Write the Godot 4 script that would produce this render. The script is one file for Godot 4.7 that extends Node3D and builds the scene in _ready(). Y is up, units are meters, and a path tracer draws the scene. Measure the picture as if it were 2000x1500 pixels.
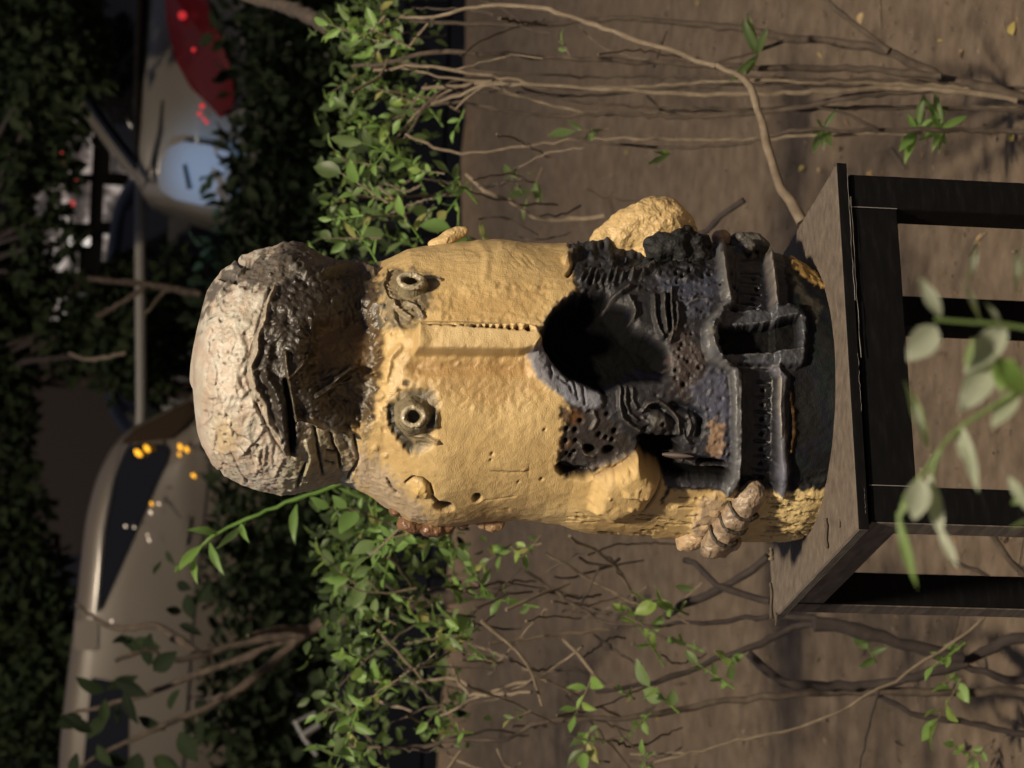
extends Node3D
# A fired-clay totem on a black slatted stand, photographed at night under a street lamp with the camera turned on its side.

const FOCAL := 4450.0            # photo pixels
const PITCH := 0.11928
const ROLL := 0.03706
const EYE := 1.484               # camera height, box top is at 0.80
const TOP := 0.80
const STREET := 0.90
var rng := RandomNumberGenerator.new()
var M := {}
var used := {}

# ---------------------------------------------------------------- helpers
func ray(px: float, py: float) -> Vector3:
	var x := (750.0 - py) / FOCAL
	var y := (px - 1000.0) / FOCAL
	var cr := cos(ROLL); var sr := sin(ROLL)
	var x1 := cr * x + sr * y
	var y1 := -sr * x + cr * y
	var cp := cos(PITCH); var sp := sin(PITCH)
	return Vector3(x1, -(cp * y1 + sp), -(-sp * y1 + cp))

func P(px: float, py: float, depth: float) -> Vector3:   # the place seen at a photo pixel, at a distance in front of the lens
	var r := ray(px, py)
	return Vector3(0, EYE, 0) + r * (depth / -r.z)

func lin(r: float, g: float, b: float) -> Color:
	return Color(r, g, b).linear_to_srgb()

func mat(r: float, g: float, b: float, rough := 0.7, spec := 0.5) -> StandardMaterial3D:
	var m := StandardMaterial3D.new()
	m.albedo_color = lin(r, g, b)
	m.roughness = rough
	m.metallic_specular = spec
	return m

func noise_tex(freq: float, seed_: int, ramp: Array, size := 512, octaves := 5) -> NoiseTexture2D:
	var n := FastNoiseLite.new()
	n.noise_type = FastNoiseLite.TYPE_SIMPLEX_SMOOTH
	n.seed = seed_; n.frequency = freq; n.fractal_octaves = octaves
	var t := NoiseTexture2D.new()
	t.width = size; t.height = size; t.seamless = true; t.noise = n
	if ramp.size():
		var g := Gradient.new()
		g.offsets = PackedFloat32Array(); g.colors = PackedColorArray()
		var offs := PackedFloat32Array(); var cols := PackedColorArray()
		for e in ramp:
			offs.append(e[0]); cols.append(lin(e[1], e[2], e[3]))
		g.offsets = offs; g.colors = cols
		t.color_ramp = g
	return t

func numbered(called: String) -> String:
	if not used.has(called):
		used[called] = 0
		return called
	used[called] += 1
	return "%s_%03d" % [called, used[called]]

func tag(o: Node, label := "", category := "", group := "", kind := "") -> Node:
	if label: o.set_meta("label", label)
	if category: o.set_meta("category", category)
	if group: o.set_meta("group", group)
	if kind: o.set_meta("kind", kind)
	return o

func thing(called: String, label: String, category: String, at := Vector3.ZERO, group := "") -> Node3D:
	var o := Node3D.new()
	o.name = numbered(called)
	o.position = at
	add_child(o)
	tag(o, label, category, group)
	return o

func put(called: String, mesh: Mesh, m: Material, parent: Node3D = self, at := Vector3.ZERO) -> MeshInstance3D:
	var o := MeshInstance3D.new()
	o.mesh = mesh
	o.material_override = m
	if parent == self:
		o.name = numbered(called)
		add_child(o)
	else:
		o.name = called
		parent.add_child(o, true)
		if "_" in called or true:
			pass
	o.position = at
	return o

func newst() -> SurfaceTool:
	var st := SurfaceTool.new()
	st.begin(Mesh.PRIMITIVE_TRIANGLES)
	return st

func done(st: SurfaceTool) -> ArrayMesh:
	st.generate_normals()
	return st.commit()

func quad(st: SurfaceTool, a: Vector3, b: Vector3, c: Vector3, d: Vector3) -> void:   # clockwise seen from the front
	for v in [a, b, c, a, c, d]:
		st.add_vertex(v)

func flat_quad(st: SurfaceTool, a: Vector3, b: Vector3, c: Vector3, d: Vector3) -> void:
	st.set_smooth_group(-1)
	quad(st, a, b, c, d)

# a box with slightly chamfered edges, given by its frame
func add_box(st: SurfaceTool, o: Vector3, ax: Vector3, ay: Vector3, az: Vector3, ch := 0.0015) -> void:
	st.set_smooth_group(-1)
	var hx := ax * 0.5; var hy := ay * 0.5; var hz := az * 0.5
	var lx: float = ax.length(); var ly: float = ay.length(); var lz: float = az.length()
	var cx := ax / lx * ch; var cy := ay / ly * ch; var cz := az / lz * ch
	var F := []
	for s in [1.0, -1.0]:
		F.append([hx * s, hy - cy, hz - cz, s])
		F.append([hy * s, hz - cz, hx - cx, s])
		F.append([hz * s, hx - cx, hy - cy, s])
	for f in F:
		var n: Vector3 = f[0]; var u: Vector3 = f[1]; var v: Vector3 = f[2]
		if f[3] > 0:
			quad(st, o + n - u - v, o + n - u + v, o + n + u + v, o + n + u - v)
		else:
			quad(st, o + n - u - v, o + n + u - v, o + n + u + v, o + n - u + v)
	# chamfers along the twelve edges
	var E := [[hx, cx, hy, cy, hz, cz], [hy, cy, hz, cz, hx, cx], [hz, cz, hx, cx, hy, cy]]
	for e in E:
		for s in [1.0, -1.0]:
			for t in [1.0, -1.0]:
				var a: Vector3 = e[0] * s; var b: Vector3 = (e[2] - e[3]) * t
				var a2: Vector3 = (e[0] - e[1]) * s; var b2: Vector3 = e[2] * t
				var w: Vector3 = e[4] - e[5]
				if s * t > 0:
					quad(st, o + a + b - w, o + a + b + w, o + a2 + b2 + w, o + a2 + b2 - w)
				else:
					quad(st, o + a + b - w, o + a2 + b2 - w, o + a2 + b2 + w, o + a + b + w)

func box_mesh(ax: Vector3, ay: Vector3, az: Vector3, ch := 0.0015) -> ArrayMesh:
	var st := newst()
	add_box(st, Vector3.ZERO, ax, ay, az, ch)
	return done(st)

func smooth_path(pts: PackedVector3Array, step: float) -> PackedVector3Array:
	var c := Curve3D.new()
	for i in pts.size():
		var a := pts[maxi(i - 1, 0)]; var b := pts[mini(i + 1, pts.size() - 1)]
		var t := (b - a) / 6.0
		c.add_point(pts[i], -t, t)
	c.bake_interval = step
	var out := PackedVector3Array()
	var baked := c.get_baked_points()
	for i in baked.size():
		if out.is_empty() or out[-1].distance_to(baked[i]) > step * 0.55 or i == baked.size() - 1:
			if i == baked.size() - 1 and out.size() > 1 and out[-1].distance_to(baked[i]) < step * 0.55: out.remove_at(out.size() - 1)
			out.append(baked[i])
	return out

# a tapered round stem along a path; wob adds knots
func add_tube(st: SurfaceTool, pts: PackedVector3Array, r0: float, r1: float, sides := 7, wob := 0.0, capped := true) -> void:
	var n := pts.size()
	if n < 2: return
	var rings: Array[PackedVector3Array] = []
	var side := Vector3(0.3, 0.2, 1).normalized()
	for i in n:
		var t := (pts[mini(i + 1, n - 1)] - pts[maxi(i - 1, 0)]).normalized()
		side = (side - t * side.dot(t))
		if side.length() < 1e-4: side = t.cross(Vector3(0.1, 1, 0.3))
		side = side.normalized()
		var up := t.cross(side)
		var r := lerpf(r0, r1, float(i) / (n - 1))
		if wob > 0.0: r *= 1.0 + rng.randf_range(-wob, wob)
		var ring := PackedVector3Array()
		for k in sides:
			var a := TAU * k / sides
			ring.append(pts[i] + (side * cos(a) + up * sin(a)) * r)
		rings.append(ring)
	add_loft(st, rings, true, capped)

func add_loft(st: SurfaceTool, rings: Array[PackedVector3Array], closed := true, capped := true, group := 0) -> void:
	st.set_smooth_group(group)
	for i in rings.size() - 1:
		var a := rings[i]; var b := rings[i + 1]
		var m := a.size()
		for k in (m if closed else m - 1):
			var k2 := (k + 1) % m
			quad(st, a[k], b[k], b[k2], a[k2])
	if capped:
		st.set_smooth_group(-1)
		for e in 2:
			var r: PackedVector3Array = rings[0] if e == 0 else rings[-1]
			var mid := Vector3.ZERO
			for v in r: mid += v
			mid /= r.size()
			for k in r.size():
				var k2 := (k + 1) % r.size()
				if e == 0:
					st.add_vertex(mid); st.add_vertex(r[k]); st.add_vertex(r[k2])
				else:
					st.add_vertex(mid); st.add_vertex(r[k2]); st.add_vertex(r[k])

# a leaf one metre long along +y, facing +z, folded at the midrib and curled
func leaf_mesh(width: float, peak: float, curl: float, fold: float) -> ArrayMesh:
	var st := newst()
	st.set_smooth_group(0)
	var rows := []
	var n := 7
	for i in n + 1:
		var t := float(i) / n
		var w := width * 0.5 * pow(sin(PI * pow(t, peak)), 0.85) + (0.012 if i == 0 else 0.0)
		var y := t * (1.0 - 0.1 * curl * t)
		var z := -curl * t * t * 0.5
		var wav := 0.02 * sin(t * 9.0)
		rows.append([Vector3(-w, y, z + fold * w + wav), Vector3(-w * 0.5, y, z + fold * w * 0.35), Vector3(0, y, z), Vector3(w * 0.5, y, z + fold * w * 0.35), Vector3(w, y, z + fold * w - wav)])
	for i in n:
		for k in 4:
			quad(st, rows[i][k], rows[i + 1][k], rows[i + 1][k + 1], rows[i][k + 1])
	return done(st)

func leaf_basis(dir: Vector3, face: Vector3, l: float, tilt := 0.0) -> Basis:
	var y := dir.normalized()
	var z := (face - y * face.dot(y))
	if z.length() < 1e-3: z = y.cross(Vector3(1, 0.2, 0.1))
	z = z.normalized()
	var b := Basis(y.cross(z), y, z)
	return b.rotated(y, tilt).scaled_local(Vector3(l, l, l))

func add_leaf(parent: Node3D, at: Vector3, dir: Vector3, face: Vector3, l: float, mesh: Mesh, m: Material, tilt := 0.0) -> void:
	var o := MeshInstance3D.new()
	o.mesh = mesh; o.material_override = m
	o.name = "leaf"
	parent.add_child(o, true)
	o.transform = Transform3D(leaf_basis(dir, face, l, tilt), at - parent.position)

func rnd(a: float, b: float) -> float:
	return rng.randf_range(a, b)

func rdir() -> Vector3:
	return Vector3(rng.randfn(), rng.randfn(), rng.randfn()).normalized()

func pts3(list: Array, z0: float, z1: float) -> PackedVector3Array:
	var out := PackedVector3Array()
	for i in list.size():
		out.append(P(list[i][0], list[i][1], lerpf(z0, z1, float(i) / maxf(1.0, list.size() - 1))))
	return out

func local(pts: PackedVector3Array, o: Vector3) -> PackedVector3Array:
	var r := PackedVector3Array()
	for p in pts: r.append(p - o)
	return r
# ---------------------------------------------------------------- main
func _ready() -> void:
	rng.seed = 77
	camera_and_light()
	materials()
	terrain()
	background()
	plants()
	stand()
	sculpture()
	foreground_sprig()
	litter()

func camera_and_light() -> void:
	var cam := Camera3D.new()
	cam.name = "camera"
	var cr := cos(ROLL); var sr := sin(ROLL); var cp := cos(PITCH); var sp := sin(PITCH)
	var unturn := func(c: Vector3) -> Vector3:      # photo axes (right, down, forward) to the world
		var x1 := cr * c.x + sr * c.y
		var y1 := -sr * c.x + cr * c.y
		return Vector3(x1, -(cp * y1 + sp * c.z), -(-sp * y1 + cp * c.z))
	var down: Vector3 = unturn.call(Vector3(0, 1, 0))
	var right: Vector3 = unturn.call(Vector3(1, 0, 0))
	var fwd: Vector3 = unturn.call(Vector3(0, 0, 1))
	add_child(cam)
	cam.transform = Transform3D(Basis(down, right, -fwd), Vector3(0, EYE, 0))
	cam.fov = rad_to_deg(2.0 * atan(750.0 / FOCAL))
	cam.near = 0.05
	cam.far = 2000.0
	var at := CameraAttributesPhysical.new()
	at.frustum_focal_length = 12.0 / (750.0 / FOCAL)
	at.frustum_near = 0.05
	at.frustum_far = 2000.0
	at.frustum_focus_distance = 2.58
	at.exposure_aperture = 8.6
	cam.attributes = at
	cam.current = true

	var we := WorldEnvironment.new()
	we.name = "night_air"
	var e := Environment.new()
	e.background_mode = Environment.BG_SKY
	var sky := Sky.new()
	var sm := ProceduralSkyMaterial.new()
	sm.sky_top_color = lin(0.028, 0.030, 0.042)
	sm.sky_horizon_color = lin(0.060, 0.053, 0.050)
	sm.ground_bottom_color = lin(0.008, 0.007, 0.006)
	sm.ground_horizon_color = lin(0.05, 0.044, 0.040)
	sm.sun_angle_max = 1.0
	sky.sky_material = sm
	e.sky = sky
	e.background_energy_multiplier = 3.6
	e.tonemap_mode = Environment.TONE_MAPPER_LINEAR
	e.tonemap_exposure = 1.0
	e.sdfgi_enabled = true; e.ssao_enabled = true; e.ssil_enabled = true
	we.environment = e
	add_child(we)
	# the park lamp that lights the bed, high on its pole beside and behind the photographer
	lamp("park_lamp", Vector3(0.6, 9.2, 2.75), Vector3(2.2, 0, 3.5), Color(1.0, 0.93, 0.82), 275.0, Vector3(-0.05, -1, -0.70), 31.0, "tall park lamp with a warm flat head on a black pole", 0.5, 0.75)
	# the street lamp over the parked cars
	lamp("street_lamp", Vector3(-1.5, 6.5, -9.4), Vector3(-3.4, 0.3, -9.2), Color(1.0, 0.91, 0.79), 36.0, Vector3(0.12, -1, -1.45), 50.0, "street lamp with amber head over the parked cars")
	# added unseen cool lamp, aimed narrowly to make the bumper glint
	lamp("added_cool_lamp", Vector3(-4.2, 3.1, -4.6), Vector3(-4.9, 0, -4.5), Color(0.60, 0.79, 1.0), 170.0, Vector3(5.26, -1.33, -7.80), 1.7, "added unseen cool lamp aimed narrowly at the bumper for its glint", 0.12, 1.0)

func lamp(called: String, head: Vector3, foot: Vector3, c: Color, energy: float, aim: Vector3, cone: float, label: String, size := 0.2, blend := 0.5) -> void:
	var t := thing(called, label, "lamp", foot)
	var metal := mat(0.02, 0.02, 0.022, 0.4)
	var st := newst()
	var top := Vector3(foot.x, head.y + 0.12, foot.z)
	add_tube(st, local(PackedVector3Array([foot, foot + Vector3(0, 0.4, 0), top]), foot), 0.06, 0.035, 12)
	put("pole", done(st), metal, t)
	st = newst()
	var hp := head + Vector3(0, 0.12, 0)
	add_tube(st, local(PackedVector3Array([top, top.lerp(hp, 0.5) + Vector3(0, 0.05, 0), hp]), foot), 0.03, 0.025, 10)
	put("arm", done(st), metal, t)
	var housing := put("lamp_housing", box_mesh(Vector3(size * 2.1, 0, 0), Vector3(0, 0.07, 0), Vector3(0, 0, size * 1.6), 0.015), metal, t, head + Vector3(0, 0.06, 0) - foot)
	housing.name = "lamp_housing"
	var glow := StandardMaterial3D.new()
	glow.albedo_color = lin(0.8, 0.8, 0.8)
	glow.emission_enabled = true
	glow.emission = c
	glow.emission_energy_multiplier = 3.0
	put("lamp_glass", box_mesh(Vector3(size * 1.9, 0, 0), Vector3(0, 0.012, 0), Vector3(0, 0, size * 1.4), 0.003), glow, t, head + Vector3(0, 0.018, 0) - foot)
	var l := SpotLight3D.new()
	l.name = called + "_beam"
	l.light_color = c
	l.light_energy = energy
	l.light_size = size * 0.9
	l.spot_range = 60.0
	l.spot_attenuation = 2.0
	l.spot_angle = cone
	l.spot_angle_attenuation = blend
	l.shadow_enabled = true
	add_child(l)
	var z := -aim.normalized()
	var x := Vector3(1, 0, 0.01).cross(z).normalized()
	l.transform = Transform3D(Basis(z.cross(x).normalized() * -1.0, x, z).orthonormalized(), head)
	l.look_at_from_position(head - Vector3(0, 0.02, 0), head - Vector3(0, 0.02, 0) + aim, Vector3(0.1, 0.2, 1))

func materials() -> void:
	var soil := StandardMaterial3D.new()
	soil.albedo_texture = noise_tex(0.025, 3, [[0.0, 0.076, 0.053, 0.034], [0.4, 0.120, 0.086, 0.057], [0.6, 0.140, 0.102, 0.069], [1.0, 0.185, 0.140, 0.098]], 1024, 6)
	soil.uv1_triplanar = true; soil.uv1_world_triplanar = true
	soil.uv1_scale = Vector3(0.43, 0.43, 0.43)
	soil.roughness = 0.95
	soil.heightmap_enabled = true
	soil.heightmap_texture = noise_tex(0.03, 8, [], 1024, 6)
	soil.heightmap_scale = 0.5
	M.soil = soil
	var asphalt := mat(0.045, 0.045, 0.048, 0.9)
	M.asphalt = asphalt
	var stone := mat(0.005, 0.006, 0.009, 0.95, 0.2)
	M.stone = stone
	var bark := StandardMaterial3D.new()
	bark.albedo_texture = noise_tex(0.02, 5, [[0.0, 0.030, 0.022, 0.016], [0.5, 0.062, 0.046, 0.034], [1.0, 0.115, 0.088, 0.065]], 256, 5)
	bark.uv1_triplanar = true; bark.uv1_world_triplanar = true
	bark.uv1_scale = Vector3(6, 6, 6)
	bark.roughness = 0.9
	M.bark = bark
	var pale := bark.duplicate()
	pale.albedo_texture = noise_tex(0.02, 6, [[0.0, 0.10, 0.076, 0.052], [0.5, 0.17, 0.132, 0.092], [1.0, 0.26, 0.21, 0.15]], 256, 5)
	M.twig = pale
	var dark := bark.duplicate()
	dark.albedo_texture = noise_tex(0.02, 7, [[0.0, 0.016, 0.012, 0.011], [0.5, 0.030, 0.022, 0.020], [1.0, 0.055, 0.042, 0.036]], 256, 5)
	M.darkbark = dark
	M.leaf = []
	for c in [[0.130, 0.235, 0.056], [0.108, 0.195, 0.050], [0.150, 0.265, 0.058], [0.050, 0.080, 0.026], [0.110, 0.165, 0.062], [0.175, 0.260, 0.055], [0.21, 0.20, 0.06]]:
		var m := mat(c[0], c[1], c[2], 0.5)
		m.backlight_enabled = true
		m.backlight = lin(0.35, 0.5, 0.12)
		M.leaf.append(m)
	M.darkleaf = []
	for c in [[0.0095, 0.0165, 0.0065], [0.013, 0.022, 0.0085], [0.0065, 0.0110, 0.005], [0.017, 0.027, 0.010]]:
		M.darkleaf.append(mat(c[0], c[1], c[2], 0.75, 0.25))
	M.paleleaf = []
	for c in [[0.27, 0.295, 0.235], [0.22, 0.25, 0.185], [0.13, 0.19, 0.07], [0.08, 0.145, 0.03]]:
		var m := mat(c[0], c[1], c[2], 0.55)
		m.backlight_enabled = true
		m.backlight = lin(0.4, 0.5, 0.15)
		M.paleleaf.append(m)
	M.leafmesh = [leaf_mesh(0.46, 0.85, 0.35, 0.35), leaf_mesh(0.36, 0.9, 0.6, 0.5), leaf_mesh(0.56, 0.8, 0.2, 0.25), leaf_mesh(0.42, 1.0, -0.3, 0.45)]
	M.narrow = [leaf_mesh(0.22, 0.9, 0.6, 0.6), leaf_mesh(0.17, 0.9, -0.5, 0.5), leaf_mesh(0.27, 0.85, 0.2, 0.4)]

# ---------------------------------------------------------------- ground
func ground_y(x: float, z: float) -> float:    # z: metres in front of the lens
	var t := clampf((z - 5.0) / 6.2, 0.0, 1.0)
	return 0.42 * t + 0.012 * sin(x * 1.7 + z) * sin(z * 1.3)

func terrain() -> void:
	var st := newst()
	st.set_smooth_group(0)
	var n := FastNoiseLite.new(); n.seed = 4; n.frequency = 1.3; n.fractal_octaves = 4
	var zs := [-40.0, -20.0, -8.0, -3.0, 0.0, 1.5, 2.5]
	var z := 3.0
	while z < 11.25:
		zs.append(z); z += 0.085
	zs.append(11.25)
	var xs := [-60.0, -20.0, -8.0, -4.0]
	var x := -2.6
	while x <= 2.6:
		xs.append(x); x += 0.075
	xs.append_array([4.0, 8.0, 20.0, 60.0])
	var g := func(xx: float, zz: float) -> Vector3:
		return Vector3(xx, ground_y(xx, zz) + (n.get_noise_2d(xx * 2.0, zz * 2.0) * 0.022 if absf(xx) < 3.0 and zz > 2.0 else 0.0), -zz)
	for i in zs.size() - 1:
		for k in xs.size() - 1:
			quad(st, g.call(xs[k], zs[i]), g.call(xs[k], zs[i + 1]), g.call(xs[k + 1], zs[i + 1]), g.call(xs[k + 1], zs[i]))
	tag(put("ground", done(st), M.soil), "", "", "", "structure")
	# the raised street behind the bed
	st = newst()
	flat_quad(st, Vector3(-80, STREET, -11.5), Vector3(-80, STREET, -400), Vector3(80, STREET, -400), Vector3(80, STREET, -11.5))
	tag(put("street", done(st), M.asphalt), "", "", "", "structure")
	var w := thing("retaining_wall", "low dark blue grey stone wall holding up the street behind the bed", "wall", Vector3(0, 0.30, -11.4))
	var shades := [mat(0.008, 0.0095, 0.015, 0.95, 0.2), mat(0.011, 0.012, 0.017, 0.95, 0.2), mat(0.006, 0.007, 0.011, 0.95, 0.2)]
	for row in 3:
		var xx := -4.0 + 0.2 * row
		while xx < 4.0:
			var l := rnd(0.45, 0.7)
			put("stone", box_mesh(Vector3(l - 0.012, 0, 0), Vector3(0, 0.206, 0), Vector3(0, 0, 0.26 + rnd(-0.01, 0.01)), 0.008), shades[rng.randi() % 3], w, Vector3(xx + l * 0.5, 0.10 + row * 0.215, 0))
			xx += l
	put("mortar_core", box_mesh(Vector3(8.2, 0, 0), Vector3(0, 0.64, 0), Vector3(0, 0, 0.2), 0.002), M.stone, w, Vector3(0, 0.31, 0))
# ---------------------------------------------------------------- cars, walls and dark planting behind
func outline_body(pts: Array, w: float, layers: Array) -> ArrayMesh:    # side outline rounded over towards both flanks like pressed sheet metal
	var st := newst()
	var mid := Vector2.ZERO
	var curve := Curve2D.new()
	var m := pts.size()
	for i in m + 1:
		var q := Vector2(pts[i % m][0], pts[i % m][1])
		var a := Vector2(pts[(i + m - 1) % m][0], pts[(i + m - 1) % m][1]); var b := Vector2(pts[(i + 1) % m][0], pts[(i + 1) % m][1])
		var t := (b - a).normalized() * minf(q.distance_to(a), q.distance_to(b)) * 0.28
		curve.add_point(q, -t, t)
	curve.bake_interval = 0.09
	var o := curve.get_baked_points()
	o.remove_at(o.size() - 1)
	for p in o: mid += p
	mid /= o.size()
	var top := -1e9
	for p in pts: top = maxf(top, p[1])
	var rings: Array[PackedVector3Array] = []
	var prof := [[-1.0, 0.02], [-1.0, 0.6], [-0.995, 0.80], [-0.98, 0.88], [-0.955, 0.93], [-0.91, 0.965], [-0.83, 0.988], [-0.70, 1.0], [0.70, 1.0], [0.83, 0.988], [0.91, 0.965], [0.955, 0.93], [0.98, 0.88], [0.995, 0.80], [1.0, 0.6], [1.0, 0.02]]
	if layers.size() == 1: prof = [[-1.0, 1.0], [1.0, 1.0]]
	for l in prof:
		var r := PackedVector3Array()
		for p in o:
			var q: Vector2 = mid + (p - mid) * l[1]
			var up := clampf((q.y - 0.85) / (top - 0.85), 0.0, 1.0)
			r.append(Vector3(q.x, q.y, l[0] * (w - up * 0.16 * w)))
		rings.append(r)
	add_loft(st, rings, true, true)
	return done(st)

func panel(pts: Array, zf: Callable, thick: float) -> ArrayMesh:   # a thin shaped panel lying on a car's flank, with its own thickness
	var st := newst()
	st.set_smooth_group(-1)
	var poly := PackedVector2Array()
	for p in pts: poly.append(Vector2(p[0], p[1]))
	if Geometry2D.is_polygon_clockwise(poly):
		pass
	var tri := Geometry2D.triangulate_polygon(poly)
	for i in range(0, tri.size(), 3):
		var a := poly[tri[i]]; var b := poly[tri[i + 1]]; var c := poly[tri[i + 2]]
		var va := Vector3(a.x, a.y, zf.call(a) + thick); var vb := Vector3(b.x, b.y, zf.call(b) + thick); var vc := Vector3(c.x, c.y, zf.call(c) + thick)
		if (b - a).cross(c - a) > 0.0:
			st.add_vertex(va); st.add_vertex(vc); st.add_vertex(vb)
		else:
			st.add_vertex(va); st.add_vertex(vb); st.add_vertex(vc)
	for i in poly.size():
		var a := poly[i]; var b := poly[(i + 1) % poly.size()]
		quad(st, Vector3(a.x, a.y, zf.call(a) + thick), Vector3(b.x, b.y, zf.call(b) + thick), Vector3(b.x, b.y, zf.call(b) - 0.01), Vector3(a.x, a.y, zf.call(a) - 0.01))
	return done(st)

func wheel(parent: Node3D, at: Vector3) -> void:
	var st := newst()
	add_tube(st, PackedVector3Array([Vector3(0, 0, -0.1), Vector3(0, 0, -0.08), Vector3(0, 0, 0.08), Vector3(0, 0, 0.1)]), 0.31, 0.31, 24)
	var w := put("wheel", done(st), mat(0.012, 0.012, 0.012, 0.9), parent, at)
	st = newst()
	add_tube(st, PackedVector3Array([Vector3(0, 0, 0.09), Vector3(0, 0, 0.108)]), 0.2, 0.19, 20)
	put("rim", done(st), mat(0.3, 0.3, 0.3, 0.35), w)

func flank(half: float, top: float) -> Callable:
	return func(p: Vector2) -> float:
		var up := clampf((p.y - 0.85) / (top - 0.85), 0.0, 1.0)
		return half - up * 0.16 * half

func background() -> void:
	var L := [[-1.0, 0.93], [-0.97, 0.965], [-0.9, 0.99], [-0.75, 1.0], [0.75, 1.0], [0.9, 0.99], [0.97, 0.965], [1.0, 0.93]]
	# silver car, seen from its side at the left of the street
	var paint := mat(0.095, 0.080, 0.061, 0.45)
	paint.clearcoat_enabled = true; paint.clearcoat = 0.25; paint.clearcoat_roughness = 0.15
	var glass := mat(0.006, 0.006, 0.007, 0.06)
	var trim := mat(0.012, 0.012, 0.013, 0.4)
	var z0 := 13.0
	var c := thing("parked_car", "silver car parked behind the hedge, amber lights glinting on its dark window", "car", Vector3(0, STREET, -(z0 + 0.85)))
	var o := [[-4.3, 0.30], [-4.35, 0.62], [-4.25, 0.95], [-3.9, 1.15], [-3.4, 1.36], [-2.9, 1.50], [-2.2, 1.53], [-1.46, 1.475], [-0.88, 1.43], [-0.63, 1.375], [-0.46, 1.30], [-0.34, 1.20], [-0.24, 1.02], [-0.12, 0.84], [0.25, 0.76], [0.42, 0.66], [0.5, 0.42], [0.42, 0.24], [-2.0, 0.2]]
	put("body", outline_body(o, 0.85, L), paint, c)
	var fz := flank(0.85, 1.53)
	put("window", panel([[-0.425, 1.17], [-0.42, 1.02], [-0.43, 0.98], [-0.46, 0.965], [-0.52, 0.975], [-0.62, 1.015], [-0.9, 1.12], [-1.15, 1.22], [-1.33, 1.293], [-1.37, 1.312], [-1.34, 1.318], [-1.2, 1.315], [-0.9, 1.29], [-0.6, 1.245], [-0.46, 1.205]], fz, 0.006), glass, c)
	put("window", panel([[-1.75, 1.35], [-1.78, 1.14], [-2.6, 1.12], [-3.1, 1.16], [-3.0, 1.30], [-2.6, 1.40]], fz, 0.005), glass, c)
	put("windscreen", panel([[-0.425, 1.25], [-0.34, 1.165], [-0.245, 1.0], [-0.15, 0.84], [-0.24, 0.82], [-0.33, 0.90], [-0.385, 0.96]], fz, 0.006), mat(0.022, 0.014, 0.008, 0.6, 0.2), c)
	put("fuel_flap", panel([[-1.43, 1.44], [-1.42, 1.34], [-1.44, 1.32], [-1.58, 1.32], [-1.60, 1.34], [-1.60, 1.44], [-1.58, 1.455], [-1.45, 1.455]], fz, 0.006), paint, c)
	put("door_seam", panel([[-0.66, 0.97], [-0.67, 0.4], [-0.662, 0.4], [-0.652, 0.97]], fz, 0.003), trim, c)
	put("door_handle", panel([[-0.82, 0.86], [-0.98, 0.875], [-0.98, 0.845], [-0.82, 0.83]], fz, 0.02), paint, c)
	put("side_crease", panel([[-0.3, 0.72], [-1.5, 0.80], [-3.4, 0.86], [-3.4, 0.852], [-1.5, 0.79], [-0.3, 0.71]], fz, 0.004), trim, c)
	put("roof_trim", panel([[-0.40, 1.235], [-0.6, 1.275], [-0.9, 1.32], [-1.38, 1.345], [-1.38, 1.33], [-0.9, 1.305], [-0.6, 1.26], [-0.40, 1.22]], fz, 0.008), trim, c)
	put("door_seam", panel([[-0.72, 0.98], [-0.90, 0.82], [-0.98, 0.5], [-0.97, 0.5], [-0.885, 0.82], [-0.705, 0.98]], fz, 0.003), trim, c)
	for xw in [-3.5, -0.3]:
		wheel(c, Vector3(xw, 0.31, 0.78)); wheel(c, Vector3(xw, 0.31, -0.78))
	# glowing balls standing in for lamp reflections on window and windscreen
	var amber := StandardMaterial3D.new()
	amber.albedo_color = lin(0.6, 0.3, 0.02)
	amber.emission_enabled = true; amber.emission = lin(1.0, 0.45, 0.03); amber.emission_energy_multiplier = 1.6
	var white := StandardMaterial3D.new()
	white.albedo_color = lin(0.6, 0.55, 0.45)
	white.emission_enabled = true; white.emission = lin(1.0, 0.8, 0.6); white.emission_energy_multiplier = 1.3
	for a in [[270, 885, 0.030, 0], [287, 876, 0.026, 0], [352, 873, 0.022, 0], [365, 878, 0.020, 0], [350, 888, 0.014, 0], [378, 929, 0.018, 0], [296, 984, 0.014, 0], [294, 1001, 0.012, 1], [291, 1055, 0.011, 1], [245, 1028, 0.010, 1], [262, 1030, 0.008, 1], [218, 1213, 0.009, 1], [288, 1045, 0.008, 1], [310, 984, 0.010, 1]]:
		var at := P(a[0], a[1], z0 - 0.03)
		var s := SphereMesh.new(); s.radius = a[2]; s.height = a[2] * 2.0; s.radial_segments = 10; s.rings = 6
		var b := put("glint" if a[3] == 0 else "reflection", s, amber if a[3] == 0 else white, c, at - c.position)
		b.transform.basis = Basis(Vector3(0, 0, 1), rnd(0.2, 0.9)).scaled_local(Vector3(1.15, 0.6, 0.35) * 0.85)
	# the other silver car, rear quarter with a large red lamp
	var z1 := 12.5
	var c2 := thing("parked_car", "grey silver car with a big red tail lamp and a bluish glint on its bumper", "car", Vector3(0, STREET, -(z1 + 0.85)))
	var paint2 := mat(0.115, 0.108, 0.096, 0.4)
	paint2.clearcoat_enabled = true; paint2.clearcoat = 0.6; paint2.clearcoat_roughness = 0.1
	var o2 := [[0.86, 0.30], [0.84, 0.55], [0.86, 0.78], [0.92, 0.98], [0.97, 1.14], [1.08, 1.205], [1.20, 1.20], [1.6, 1.185], [2.1, 1.17], [3.2, 1.17], [4.8, 1.1], [5.2, 0.9], [5.25, 0.5], [5.1, 0.25], [3.0, 0.2], [1.1, 0.22]]
	put("body", outline_body(o2, 0.85, L), paint2, c2)
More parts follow.
